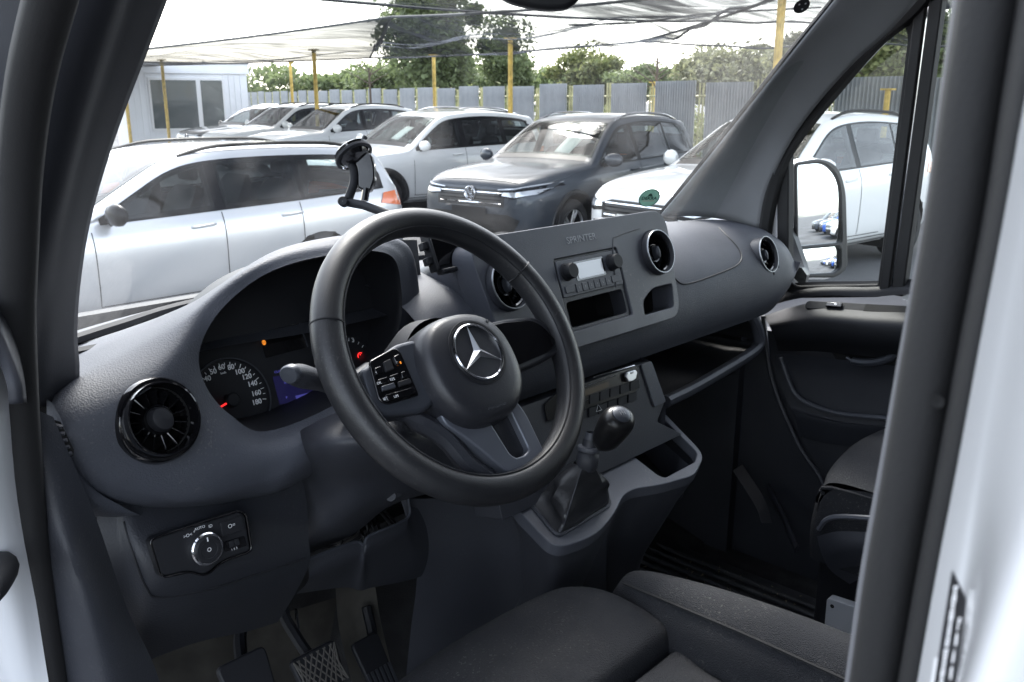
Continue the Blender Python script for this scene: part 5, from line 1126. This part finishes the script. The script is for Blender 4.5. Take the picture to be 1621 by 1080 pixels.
# steering column shroud
cs = [col(P(540, 650, y=.16), P(500, 668, y=.165), P(468, 695, y=.19), P(478, 760, y=.24), P(480, 860, y=.25), P(500, 872, y=.28)),
      col(P(560, 660, y=.10), P(520, 690, y=.09), P(505, 720, y=.11), P(520, 770, y=.16), P(530, 830, y=.19), P(560, 845, y=.24)),
      col(P(620, 660, y=.08), P(590, 690, y=.05), P(575, 720, y=.06), P(580, 760, y=.11), P(590, 800, y=.15), P(620, 800, y=.22)),
      col(P(700, 650, y=.08), P(690, 690, y=.05), P(690, 720, y=.06), P(690, 745, y=.11), P(690, 770, y=.16), P(690, 780, y=.22)),
      col(P(770, 640, y=.12), P(770, 680, y=.10), P(770, 700, y=.12), P(760, 730, y=.16), P(750, 760, y=.20), P(740, 780, y=.25))]
csh = surf('column_shroud', cs, M['dark'], van, 36, 36)
tube('column_shaft', [A(-.42, .02, 1.56), A(-.42, .30, 1.37)], .035, M['black'], van, 20)
# void under the column with hanging wiring, and the edge of the missing cover
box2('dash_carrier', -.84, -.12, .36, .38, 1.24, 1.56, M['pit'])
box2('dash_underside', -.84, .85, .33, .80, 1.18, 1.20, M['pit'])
for k in range(9):
    px = 520 + k * 11; p0 = P(px, 800 + 4 * (k % 3), y=.31); p1 = P(px + 22 + 5 * math.sin(k), 845 + 10 * math.cos(k * 2.1), y=.27); p2 = P(px - 10 + 3 * k, 868 - 2 * k, y=.30)
    tube('wire', catmull([p0, p1, p2], 12), .0022, M['ctrim'] if k % 3 else M['pianob'], van, 5)
edge = [P(486, 886, y=.20), P(560, 858, y=.215), P(575, 862, y=.215), P(585, 848, y=.215), P(632, 828, y=.225), P(648, 815, y=.23), P(646, 790, y=.235), P(642, 770, y=.24)]
tube('cover_edge', catmull(edge, 30), .0022, M['satin'], van, 6)
kn2 = [[p, p + A(.004, .006, -.035), P(a, b, y=.30)] for p, (a, b) in zip(edge, ((470, 940), (545, 930), (570, 935), (590, 930), (640, 920), (680, 905), (720, 860), (740, 820)))]
surf('knee_bolster', kn2, M['dark'], van, 40, 12)
surf('tunnel_side', [col(P(640, 790, y=.26), P(660, 900, y=.30), P(650, 1000, y=.34), P(640, 1100, y=.36)), col(P(720, 790, y=.22), P(720, 900, y=.26), P(700, 1000, y=.30), P(690, 1100, y=.34)), col(P(800, 800, y=.16), P(800, 900, y=.20), P(790, 1000, y=.24), P(770, 1100, y=.30)), col(P(880, 870, y=.06), P(880, 930, y=.10), P(870, 1000, y=.16), P(850, 1100, y=.24)), col(P(960, 835, y=.06), P(960, 930, y=.10), P(960, 1000, y=.16), P(960, 1100, y=.24))], M['dark'], van, 24, 16)
# indicator stalk behind the rim
skp = P(462, 592, y=.055); ske = P(545, 612, y=.10)
stl = tube('indicator_stalk', catmull([skp, skp * .6 + ske * .4, ske, ske + A(.06, .03, 0)], 16), [.0105, .0125, .0135, .0135, .013, .0125] + [.0115] * 10, M['dark'], van, 16)
sfr = Fr(skp + nrm(skp - ske) * .001, np.cross(nrm(skp - ske), A(0, 0, 1)), A(0, 0, 1))
lathe('stalk_button', [(.0105, -.003), (.0105, .004), (.009, .006), (.0004, .0065)], Fr(sfr.o, -sfr.u, sfr.v), M['satin'], stl, 24, sx=1.15)
tube('ignition_key_barrel', catmull([P(618, 785, y=.14), P(640, 775, y=.16)], 6), .008, M['dark'], van, 12)

# ================================================================== STEERING WHEEL
TL = R(35); WC = A(-.42, 0, 1.57)
wf = Fr(WC, (1, 0, 0), (0, math.sin(TL), math.cos(TL)))
RM, rm = .1728, .0186
G = []
for i in range(120):
    a = 2 * math.pi * i / 120; d_ = A(math.cos(a), math.sin(a)); r_ = []
    th = [-90 - 0]; fat = 1 + .05 * (math.exp(-((math.degrees(a) % 360 - 12) / 14) ** 2) + math.exp(-((math.degrees(a) % 360 - 168) / 14) ** 2))
    for k in range(22):
        q = 2 * math.pi * k / 22; er = math.cos(q) * rm * fat; ez = math.sin(q) * rm * 1.02
        if er < -rm * .55: er = -rm * .55 + (er + rm * .55) * .75
        r_.append(wf.pt(*(d_ * (RM + er)), ez))
    G.append(r_)
sw = mk('steering_wheel', *gridmesh(G, True, True), M['rimskin'], van, label='black three spoke steering wheel with round emblem')
for off_, q in ((-.0145, .0105),): tube('rim_seam', [wf.pt(math.cos(a) * (RM - .0128), math.sin(a) * (RM - .0128), .0146) for a in np.linspace(0, 2 * math.pi, 120, endpoint=False)], .0009, M['black'], sw, 5, closed=True)
# airbag cover
HC = A(-.008, -.028)
def hubline(k, n=72):
    o = []
    for i in range(n):
        a = 2 * math.pi * i / n; c_, s_ = math.cos(a), math.sin(a); e = 2.5; r_ = 1 / ((abs(c_) ** e + abs(s_) ** e) ** (1 / e)); ax = .0685; by = .067 if s_ > 0 else .070
        sq = 1 - .07 * max(0, -s_) ** 2; o.append(A(c_ * r_ * ax * k * sq, s_ * r_ * by * k) + HC)
    return o
G = [[wf.pt(*p, c) for p in hubline(k)] for k, c in ((1.02, -.034), (1.025, -.012), (1.015, .006), (.985, .018), (.93, .0255), (.86, .0290), (.70, .0312), (.5, .0322), (.25, .0326), (.004, .0327))]
hub = mk('airbag_cover', *gridmesh(G, False, True), M['hub'], sw, ang=80)
ef = wf.at(-.0045, -.0165, .0325)
lathe('emblem_dish', [(.041, -.004), (.0405, .0006), (.0385, .0008), (.0365, -.001), (.0005, -.001)], ef, M['black'], sw, 56)
lathe('emblem_ring', [(.0360, -.002), (.0357, .002), (.0342, .0032), (.0325, .002), (.0320, -.002)], ef, M['chrome'], sw, 64)
Vs = [ef.pt(0, 0, .0052)]; Fs = []
for k in range(3):
    a = math.pi / 2 + k * 2 * math.pi / 3; b = a + math.pi / 3
    Vs += [ef.pt(.0332 * math.cos(a), .0332 * math.sin(a), .0012), ef.pt(.0062 * math.cos(b), .0062 * math.sin(b), .0004)]
for k in range(3):
    t, n1, n0 = 1 + 2 * k, 2 + 2 * k, 2 + 2 * ((k + 2) % 3); Fs += [(0, n0, t), (0, t, n1)]
mk('emblem_star', Vs, Fs, mat('brushed emblem metal', (.55, .56, .58), .32, 1.0), sw, False)
for a_ in (158, 28):
    c_ = A(math.cos(R(a_)), math.sin(R(a_))); tube('rim_joint', [wf.pt(*(c_ * (RM + math.cos(q) * rm * 1.015)), math.sin(q) * rm * 1.03) for q in np.linspace(-1.0, 3.6, 26)], .0011, M['black'], sw, 5)
text('AIRBAG', wf.at(-.010, -.0825, .0296), .0085, M['dark'], sw, ext=.0005, bold=.0001)
text('H', wf.at(.034, .018, .0296), .006, M['dark'], sw, ext=.0004)
# left spoke with keys
spk = lambda L, c: [(lambda q: ((q - WC) @ wf.u, (q - WC) @ wf.v))(PPL(a, b, wf.o + wf.n * c, wf.n)) for a, b in L]
CK = .006
lsp = rpoly(spk([(572, 586), (604, 562), (628, 544), (660, 536), (690, 640), (670, 652), (604, 660), (588, 640)], CK), [.006, .006, .008, .01, .01, .006, .008, .01], 5); lsp = lsp if area(lsp) > 0 else lsp[::-1]
plate('left_spoke', lsp, [], wf, .028, M['satin'], sw, .005, 3, front=CK)
lkp = rpoly(spk([(584, 572), (624, 550), (634, 556), (664, 626), (614, 641), (600, 634)], CK + .002), [.005, .006, .004, .003, .006, .005], 5); lkp = lkp if area(lkp) > 0 else lkp[::-1]
plate('key_panel', lkp, [], wf, .004, M['pianob'], sw, .0012, front=CK + .0022)
def kp(L, nm, m=M['pianob'], fr=.0045): 
    q = spk(L, CK + .003); q = q if area(q) > 0 else q[::-1]; return plate(nm, rpoly(q, .001, 2), [], wf, .003, m, sw, .0006, front=CK + fr)
kp([(606, 574), (617, 569), (623, 585), (610, 590)], 'touch_pad', M['black'], .0048); kp([(592, 584), (602, 580), (606, 590), (596, 594)], 'key'); kp([(622, 566), (630, 561), (636, 574), (628, 578)], 'key')
kp([(597, 602), (612, 597), (614, 605), (599, 610)], 'key'); kp([(616, 596), (629, 591), (632, 599), (618, 604)], 'key'); kp([(634, 590), (640, 588), (645, 597), (637, 600)], 'key')
kp([(602, 613), (622, 607), (625, 615), (604, 621)], 'rocker_key', M['satin'], .006); kp([(628, 606), (647, 600), (650, 608), (630, 614)], 'rocker_key', M['black'], .006)
kp([(609, 626), (654, 613), (658, 623), (614, 636)], 'key')
f_ = spk([(633, 575)], CK + .004)[0]; boxm('key_lamp', wf.at(*f_, CK + .0052), -.0007, .0007, -.0014, .0014, 0, .0006, M['orangel'], sw)
for s, px, py in (('OK', 601, 606), ('RES', 622, 600), ('SET', 611, 631), ('LIM', 628, 627), ('+', 596, 589), ('-', 629, 572)): text(s, wf.at(*spk([(px, py)], CK + .006)[0], CK + .0049), .0042, M['print'], sw, ext=.0001)
# right spoke, glossy blank
rsp = rpoly(spk([(770, 512), (800, 505), (852, 500), (893, 540), (880, 562), (818, 590), (790, 590)], .003), [.005, .006, .02, .012, .010, .008, .005], 5); rsp = rsp if area(rsp) > 0 else rsp[::-1]
plate('right_spoke', rsp, [], wf, .028, M['hub'], sw, .005, 3, front=.003)
rin = rpoly(spk([(776, 514), (800, 509), (850, 505), (884, 541), (872, 556), (820, 578), (800, 580)], .006), [.004, .006, .02, .01, .010, .008, .005], 5); rin = rin if area(rin) > 0 else rin[::-1]
plate('key_blank', rin, [], wf, .004, M['pianob'], sw, .0012, front=.0052)
# lower spoke: forked plate
low = rpoly(spk([(690, 640), (812, 632), (830, 655), (862, 722), (858, 742), (822, 757), (804, 752), (742, 700), (700, 672)], .0), [.005, .005, .01, .012, .012, .012, .012, .02, .01], 5); low = low if area(low) > 0 else low[::-1]
slot = rpoly(spk([(775, 672), (806, 652), (835, 712), (828, 722), (814, 726), (805, 720)], .0), [.004, .004, .005, .004, .004, .004], 4); slot = slot if area(slot) > 0 else slot[::-1]
plate('lower_spoke', low, [slot], wf, .02, M['satin2'], sw, .004, 3, front=.004)
plate('lower_spoke_insert', offs(slot, .002), [], wf, .006, M['hub'], sw, front=-.006)
G = [[wf.pt(*(A(math.cos(a), math.sin(a)) * r_ + HC * .5), c) for a in np.linspace(0, 2 * math.pi, 40, endpoint=False)] for r_, c in ((.066, -.02), (.075, -.045), (.07, -.075), (.05, -.10))]
mk('wheel_back', *gridmesh(G, False, True), M['black'], sw)
for L in ([(565, 655), (640, 660), (700, 690), (740, 735), (775, 760)],):
    tube('lower_spoke_back', catmull([wf.pt(*q, -.012) for q in spk(L, -.012)], 20), [.006] * 6 + [.012] * 14, M['dark'], sw, 8)

# ================================================================== SEATS, PEDALS, FLOOR, SMALL THINGS
def cushion(nm, rows, m, par, **k): return surf(nm, rows, m, par, **k)
# driver's seat: front thigh section, main cushion, right bolster
def tz(px, py, z): return P(px, py, z=z)
ds = surf('driver_seat', [
    [A(-.60, .055, 1.00), A(-.60, .048, 1.09), A(-.60, .015, 1.135), A(-.60, -.05, 1.150), A(-.60, -.13, 1.148), A(-.60, -.165, 1.13), A(-.60, -.17, 1.05)],
    [A(-.42, .075, 1.00), A(-.42, .068, 1.10), A(-.42, .030, 1.145), A(-.42, -.05, 1.160), A(-.42, -.13, 1.157), A(-.42, -.165, 1.138), A(-.42, -.17, 1.05)],
    [A(-.24, .070, 1.00), A(-.24, .062, 1.10), A(-.24, .025, 1.147), A(-.24, -.05, 1.163), A(-.24, -.13, 1.158), A(-.24, -.165, 1.138), A(-.24, -.17, 1.05)],
    [A(-.185, .058, 1.00), A(-.185, .050, 1.095), A(-.185, .012, 1.143), A(-.185, -.05, 1.160), A(-.185, -.13, 1.155), A(-.185, -.163, 1.135), A(-.185, -.17, 1.05)],
    [A(-.158, .035, 1.00), A(-.158, .03, 1.08), A(-.158, .0, 1.12), A(-.158, -.05, 1.137), A(-.158, -.12, 1.133), A(-.158, -.150, 1.118), A(-.158, -.16, 1.05)],
    [A(-.152, .02, .98), A(-.152, .015, 1.04), A(-.152, -.01, 1.06), A(-.152, -.05, 1.07), A(-.152, -.11, 1.07), A(-.152, -.14, 1.06), A(-.152, -.15, 1.03)]], M['seatcloth'], van, 40, 40, label="dark cloth driver's seat with raised side bolster")
surf('seat_cushion', [[A(x, -.150, 1.06), A(x, -.178, 1.118 + .006 * (x > -.5)), A(x, -.25, 1.135 - .02 * max(0, x + .24) / .06), A(x, -.40, 1.130 - .02 * max(0, x + .24) / .06), A(x, -.62, 1.12)] for x in (-.66, -.5, -.35, -.24, -.19, -.165)], M['seatcloth'], ds, 26, 20)
bl = [[A(-.16, -.03, 1.05), A(-.155, -.04, 1.12), A(-.145, -.058, 1.158), A(-.115, -.05, 1.165), A(-.085, -.035, 1.13), A(-.075, -.03, 1.0)],
      [A(-.19, -.16, 1.06), A(-.185, -.16, 1.13), A(-.165, -.16, 1.175), A(-.12, -.15, 1.188), A(-.075, -.14, 1.150), A(-.06, -.14, 1.0)],
      [A(-.205, -.28, 1.06), A(-.20, -.28, 1.135), A(-.175, -.28, 1.185), A(-.125, -.28, 1.203), A(-.075, -.28, 1.165), A(-.055, -.28, 1.0)],
      [A(-.21, -.42, 1.06), A(-.205, -.42, 1.13), A(-.18, -.42, 1.188), A(-.13, -.42, 1.208), A(-.075, -.42, 1.17), A(-.055, -.42, 1.0)],
      [A(-.21, -.62, 1.06), A(-.205, -.62, 1.13), A(-.18, -.62, 1.188), A(-.13, -.62, 1.208), A(-.075, -.62, 1.17), A(-.055, -.62, 1.0)]]
surf('side_bolster', [[A(-.16, -.012, 1.0), A(-.15, -.016, 1.06), A(-.14, -.02, 1.11), A(-.115, -.02, 1.115), A(-.095, -.018, 1.09), A(-.085, -.02, 1.0)]] + bl, M['seatcloth'], ds, 40, 30)
M['thread'] = mat('seat seam', (.010, .0105, .012), .9)
for pts_ in ([A(-.157, .03, 1.085), A(-.157, .0, 1.121), A(-.157, -.05, 1.138), A(-.157, -.12, 1.134), A(-.158, -.152, 1.115)], [A(-.60, .050, 1.083), A(-.42, .070, 1.093), A(-.24, .064, 1.093), A(-.185, .052, 1.088)], [A(-.146, -.058, 1.161), A(-.166, -.16, 1.178), A(-.176, -.28, 1.188), A(-.181, -.42, 1.191), A(-.181, -.6, 1.191)], [A(-.086, -.036, 1.133), A(-.076, -.14, 1.153), A(-.076, -.28, 1.168), A(-.076, -.42, 1.173)]):
    tube('seat_seam', catmull(pts_, 30), .0022, M['thread'], ds, 6)
bx = boxm('seat_base', WF, -.62, -.16, -.60, -.06, .66, 1.02, M['black'], ds, .02)
surf('backrest', [[A(-.68, -.66, 1.1), A(-.66, -.58, 1.1), A(-.42, -.60, 1.1), A(-.18, -.58, 1.1), A(-.16, -.66, 1.1)], [A(-.68, -.78, 1.5), A(-.66, -.70, 1.5), A(-.42, -.72, 1.5), A(-.18, -.70, 1.5), A(-.16, -.78, 1.5)], [A(-.64, -.88, 1.8), A(-.62, -.82, 1.82), A(-.42, -.82, 1.84), A(-.22, -.82, 1.82), A(-.20, -.88, 1.8)]], M['seatcloth'], ds, 20, 16) if 0 else None
# passenger seat
ps = surf('passenger_seat', [[A(.40, -.108, 1.10), A(.40, -.114, 1.135), A(.405, -.132, 1.166), A(.40, -.25, 1.172), A(.40, -.62, 1.165)],
    [A(.50, -.075, 1.10), A(.50, -.083, 1.13), A(.50, -.105, 1.165), A(.50, -.25, 1.175), A(.50, -.62, 1.17)],
    [A(.66, -.06, 1.10), A(.66, -.068, 1.13), A(.66, -.09, 1.167), A(.66, -.25, 1.175), A(.66, -.62, 1.17)],
    [A(.83, -.075, 1.10), A(.83, -.083, 1.13), A(.83, -.105, 1.165), A(.83, -.25, 1.175), A(.83, -.62, 1.17)]], M['seatcloth'], van, 20, 20, label='dark cloth passenger seat behind the near pillar')
surf('seat_front', [[A(.402, -.40, 1.17), A(.396, -.40, 1.08), A(.40, -.40, 1.0)], [A(.400, -.16, 1.166), A(.394, -.16, 1.08), A(.40, -.16, 1.0)], [A(.402, -.112, 1.12), A(.400, -.106, 1.07), A(.402, -.11, 1.0)], [A(.43, -.092, 1.11), A(.43, -.088, 1.05), A(.43, -.092, 1.0)], [A(.50, -.072, 1.10), A(.50, -.072, 1.05), A(.50, -.08, 1.0)], [A(.66, -.058, 1.10), A(.66, -.058, 1.05), A(.66, -.07, 1.0)], [A(.83, -.07, 1.10), A(.83, -.07, 1.05), A(.83, -.08, 1.0)]], M['seatcloth'], ps, 16, 8)
tube('seat_piping', catmull([A(.40, -.4, 1.16), A(.40, -.14, 1.158), A(.404, -.117, 1.140), A(.50, -.088, 1.135), A(.66, -.072, 1.137), A(.83, -.088, 1.135)], 20), .004, M['seatcloth'], ps, 6)
surf('seat_side_shield', [[P(1292, 828, x=.40), P(1296, 862, x=.395), P(1312, 900, x=.40), P(1345, 925, x=.41)], [P(1330, 818, x=.41), P(1335, 860, x=.385), P(1345, 890, x=.395), P(1370, 915, x=.41)], [P(1420, 828, x=.41), P(1420, 860, x=.385), P(1420, 890, x=.395), P(1420, 925, x=.41)]], M['dark'], ps, 16, 12)
tube('shield_rim', catmull([P(1296, 838, x=.392), P(1310, 822, x=.386), P(1340, 818, x=.384), P(1420, 824, x=.384)], 16), .005, M['dashhi'], ps, 6)
boxm('seat_base', WF, .44, .83, -.60, -.10, .66, 1.0, M['black'], ps, .02)
f_ = Fr(P(1310, 985, x=.36), nrm(P(1350, 990, x=.36) - P(1310, 985, x=.36)), (0, 0, 1))
# painted seat pedestal showing below the side shield
pq = [P(1309, 947, x=.39), P(1420, 985, x=.39)]
bxf = Fr((.39, 0, 0), (0, -1, 0), (0, 0, 1)); pt_ = [bxf.px(1309, 947), bxf.px(1440, 990)]
plate('seat_pedestal', rpoly([pt_[0], (pt_[0][0] + .004, .665), (.60, .665), pt_[1]], .006, 3), [], bxf, .02, mat('pale grey painted steel', (.50, .52, .55), .45), ps, .002)
lathe('pedestal_hole', [(.004, .001), (.0005, .001)], bxf.at(pt_[0][0] + .012, pt_[0][1] - .012), M['pit'], ps, 12)
# ribbed rubber mat
mp = [P(944, 858, z=.672), P(1062, 806, z=.672), P(1320, 965, z=.672), P(1060, 1010, z=.672)]
fm = mk('floor_mat', [p for p in (A(.25, .62, .672), A(.80, .62, .672), A(.80, -.05, .672), A(.05, -.05, .672), A(.05, .35, .672))], [(0, 1, 2, 3, 4)][::1], M['mat'], None, False); solid(fm, .006, 1); tag(fm, 'ribbed black rubber mat on the passenger floor', 'floor mat')
bmx = [gridmesh(tube_g([A(.08 + k * .035, -.02, .680), A(.08 + k * .035 + .0, .60 if k > 5 else .36 + k * .04, .680)], .006, 6), False, True) for k in range(20)]
mk('mat_ribs', *join_v(bmx), M['mat'], fm, kind='stuff')
dv = []
rgd = np.random.default_rng(8)
for k in range(150):
    c = A(rgd.uniform(.25, .75), rgd.uniform(-.02, .42), .688); s_ = rgd.uniform(.001, .006); a = rgd.normal(size=(3, 3)) * s_; a[:, 2] = abs(a[:, 2]); dv.append(([c + a[0], c + a[1], c + a[2], c + A(0, 0, s_)], [(0, 1, 2), (0, 2, 3), (0, 1, 3), (1, 2, 3)]))
db = mk('floor_debris', *join_v(dv), mat('dry debris', (.28, .24, .17), .9, vary=(40, .5)), None, False, kind='stuff'); tag(db, 'dry crumbs and grit scattered over the passenger floor mat', 'debris')
c = P(1093, 1000, z=1.137); cb_ = lathe('crumb', [(.0001, 0), (.0022, .001), (.0024, .0025), (.0012, .004), (.0001, .0043)], Fr(c, (1, .2, .1), (0, 1, .2)), mat('straw crumb', (.5, .38, .18), .7), None, 8, sx=1.5); tag(cb_, "small straw coloured crumb on the driver's seat seam", 'crumb')
# slanted toe board and side trim on the passenger side
surf('toe_board', [[A(x, .80, 1.2), A(x, .74, .95), A(x, .60, .74), A(x, .40, .664)] for x in (-.86, -.3, .3, .88)], M['carpet'], van, 8, 14)
tube('carpet_joint', catmull([P(1215, 770, x=.86), P(1240, 820, x=.80), P(1262, 870, x=.72)], 12), .012, M['dark'], van, 8, flat=.4)
tube('sill_edge', catmull([P(1208, 500, x=.855), P(1222, 600, x=.86), P(1262, 700, x=.86), P(1300, 760, x=.86), P(1345, 860, x=.86)], 30), .006, M['dark'], van, 6)
wedge = [col(P(1160, 745, x=.70), P(1195, 800, x=.66), P(1205, 828, x=.64)), col(P(1175, 735, x=.73), P(1210, 790, x=.69), P(1222, 828, x=.665))]
surf('door_sill_trim', wedge, M['black'], van, 6, 12)
# pedals
M['pedalrub'] = mat('worn pedal rubber', (.085, .08, .072), .85)
def pedal(nm, fr, w_, h_, armp, lab):
    pd_ = plate(nm, rpoly([(-w_ * .42, -h_ / 2), (w_ * .42, -h_ / 2), (w_ / 2, h_ / 2), (-w_ / 2, h_ / 2)], .012, 5), [], fr, .012, M['black'], van, .003, label=lab)
    tube('pedal_arm', catmull([fr.pt(0, h_ * .2, -.012)] + armp, 14), .010, M['black'], pd_, 8)
    return pd_
pf = Fr(P(508, 1062, y=.30), (1, 0, 0), (0, .55, .83))
pb_ = pedal('brake_pedal', pf, .085, .07, [P(470, 1010, y=.37), P(448, 965, y=.42), P(455, 900, y=.44)], 'worn brake pedal with diamond tread')
for k in range(-4, 5):
    for s_ in (1, -1): tube('tread_rib', [pf.pt(max(-.038, min(.038, k * .012 - s_ * .02)), -.03, .001), pf.pt(max(-.038, min(.038, k * .012 + s_ * .02)), .03, .001)], .0014, M['pedalrub'], pb_, 4)
pf2 = Fr(P(598, 1058, y=.40), (1, 0, 0), (0, .6, .8)); pa_ = pedal('accelerator_pedal', pf2, .06, .12, [P(590, 1010, y=.47), P(580, 960, y=.5)], 'ribbed accelerator pedal')
for k in range(6): boxm('tread_rib', pf2, -.027 + k * .0098, -.022 + k * .0098, -.055, .0, .0005, .003, M['dark'], pa_, smooth=False)
pf3 = Fr(P(395, 1075, y=.30), (1, 0, 0), (0, .55, .83)); pedal('clutch_pedal', pf3, .08, .07, [P(380, 1010, y=.38), P(390, 960, y=.42)], 'clutch pedal in the dark footwell')
surf('foot_well_felt', [[P(530, 915, y=.52), P(536, 990, y=.50), P(552, 1060, y=.46), P(566, 1120, y=.42)], [P(562, 905, y=.525), P(568, 985, y=.51), P(585, 1060, y=.47), P(590, 1120, y=.42)], [P(590, 900, y=.52), P(602, 980, y=.50), P(620, 1060, y=.46), P(625, 1120, y=.42)]], M['grime'], van, 8, 12)
surf('foot_well_felt', [[P(230, 1040, y=.50), P(240, 1130, y=.42)], [P(420, 980, y=.52), P(400, 1130, y=.44)], [P(535, 945, y=.53), P(500, 1130, y=.45)]], mat('dusty foot well', (.042, .039, .034), .95, vary=(14, .4)), van, 8, 8)
tube('steel_rod', [P(468, 965, y=.40), P(473, 1002, y=.40)], .0025, M['chrome'], van, 8)

# ---- mirror at the top of the windscreen and stickers on the glass
rv = Fr(P(858, -20, y=.02), nrm(_rt * 1.0 + A(0, 0, -.02)), A(0, 0, 1)); 
rp = rpoly([(-.055, .05), (-.062, -.005), (-.04, -.018), (.0, -.026), (.035, -.024), (.052, -.006), (.060, .05)], [.01, .02, .02, .02, .02, .02, .01], 5); rp = rp if area(rp) > 0 else rp[::-1]
rvp = plate('rear_view_mirror', rp, [], rv, .035, M['black'], van, .008, 3, label='underside of the dark rear view mirror at the top edge')
tube('mirror_stem', [rv.pt(0, .04, -.02), rv.pt(0, .12, -.05), rv.pt(0, .2, -.1)], .012, M['black'], rvp, 8)
gs = wsfr(1027, 312, .004)
stc = plate('inspection_sticker', circ(.0265, 40, sx=1.0), [], gs, .0006, mat('green sticker', (.34, .66, .48), .5, vary=(60, .1)), ws, smooth=False, label='round green inspection sticker on the windscreen')
plate('sticker_border', circ(.0265, 40), [circ(.0245, 40)], gs, .0002, mat('dark green rim', (.02, .11, .06), .5), stc, front=.0005, smooth=False)
text('DEKRA', gs.at(0, -.001, .0004), .0125, mat('dark green print', (.01, .06, .035), .5), stc, ext=.0001, bold=.0003)
Vt = [gs.pt(-.007, .005, .0005), gs.pt(.007, .005, .0005), gs.pt(.004, .011, .0005), gs.pt(0, .0145, .0005), gs.pt(-.004, .011, .0005)]; mk('sticker_mark', Vt, [(0, 1, 2, 3, 4)], mat('dark green mark', (.01, .07, .04), .5), stc, False)
plate('sticker_band', rrect(.032, .004, .001, 2, 0, -.0085), [], gs, .0001, mat('pale green band', (.45, .55, .40), .6), stc, front=.0004, smooth=False)
text('2025', gs.at(0, -.014, .0004), .005, M['black'], stc, ext=.0001) if 0 else None
g3 = wsfr(1268, 8, .004)
plate('dark_sticker', circ(.017, 36), [], g3, .0006, M['black'], ws, smooth=False)
for a, b in ((-.007, .004), (.006, .006), (.004, -.007)): plate('sticker_dot', circ(.002, 10, a, b), [], g3, .0001, M['print'], ws, front=.0004, smooth=False)

# ---- phone holder with suction cup stuck to the windscreen
gd = float((wsp(560, 236) - CAM) @ _fw); D_ = gd - .05
q3 = lambda px, py, d=None: P(px, py, d=(D_ if d is None else d))
k_ = D_ / F_PX                                    # metres per pixel at the holder
ph = empty('phone_holder', (0, 0, 0)); tag(ph, 'black suction cup phone holder standing above the steering wheel', 'phone holder')
cn = nrm(-_rt * .52 + _up * .80 + _fw * .30); cfr = Fr(q3(560, 246), np.cross(A(0, 0, 1), cn), A(0, 0, 1)); cfr = Fr(cfr.o, cfr.u, np.cross(cn, cfr.u))
lathe('suction_cup', [(.001, -14 * k_), (17 * k_, -11 * k_), (24 * k_, -4 * k_), (28 * k_, 3 * k_), (30 * k_, 7 * k_), (28 * k_, 9 * k_), (.001, 10 * k_)], cfr, M['pianob'], ph, 44)
lathe('cup_ring', [(26 * k_, -5 * k_), (31 * k_, -3 * k_), (31.5 * k_, 1 * k_), (29 * k_, 3 * k_)], cfr, M['black'], ph, 44)
tube('cup_tab', catmull([q3(573, 226), q3(577, 219), q3(579, 216)], 5), 4 * k_, M['black'], ph, 8)
tube('lock_lever', catmull([q3(545, 268), q3(546, 264), q3(552, 261)], 6), 3 * k_, M['chrome'], ph, 8)
bf = Fr(q3(575, 275), _rt, _up); bq = lambda px, py: ((px - 575) * k_, -(py - 275) * k_)
bpoly = rpoly([bq(560, 254), bq(572, 239), bq(588, 243), bq(593, 262), bq(594, 284), bq(587, 304), bq(567, 299), bq(566, 270)], 6 * k_, 4); bpoly = bpoly if area(bpoly) > 0 else bpoly[::-1]
plate('holder_body', bpoly, [], bf, .022, M['pianob'], ph, .003, front=.004)
tube('holder_strut', catmull([q3(556, 258), q3(560, 272), q3(560, 290), q3(552, 314)], 14), [7.5 * k_] * 14, M['black'], ph, 10, flat=.8)
tube('stud', [q3(580, 298), q3(577, 318)], 6 * k_, M['pianob'], ph, 8)
f_ = Fr(q3(543, 319, D_ - .01), _rt, _up); lathe('arm_pivot', [(8 * k_, -.012), (8 * k_, .003), (6.5 * k_, .005), (5.5 * k_, .0035), (.0004, .0035)], f_, M['black'], ph, 24)
tube('holder_arm', [q3(548, 320), q3(575, 325, D_ - .01), q3(640, 348, D_ - .05)], [7 * k_] * 3, M['black'], ph, 10, flat=.8)
hf = Fr(q3(704, 397, 1.38), nrm(_rt * .75 + _up * .22 + _fw * .6), nrm(_up + _rt * -.32))
hb = plate('holder_cradle', rrect(.055, .06, .006, 4), [], hf, .010, M['black'], ph, .002)
for x_ in (-.030, .029): boxm('cradle_jaw', hf, x_ - .003, x_ + .003, -.03, .034, -.008, .014, M['black'], ph, .002)
boxm('cradle_foot', hf, -.024, .028, -.036, -.029, -.004, .016, M['black'], ph, .002)
boxm('cradle_pad', hf, -.022, .022, -.022, .028, .0003, .002, M['pianob'], ph, .001)
for (a, b) in ((-.037, .012), (-.037, -.012)): boxm('jaw_pad', hf, a - .006, a + .004, b - .006, b + .006, -.004, .010, M['black'], ph, .0015)
boxm('release_button', hf, -.012, .012, .033, .040, -.008, .004, M['pianob'], ph, .0015)
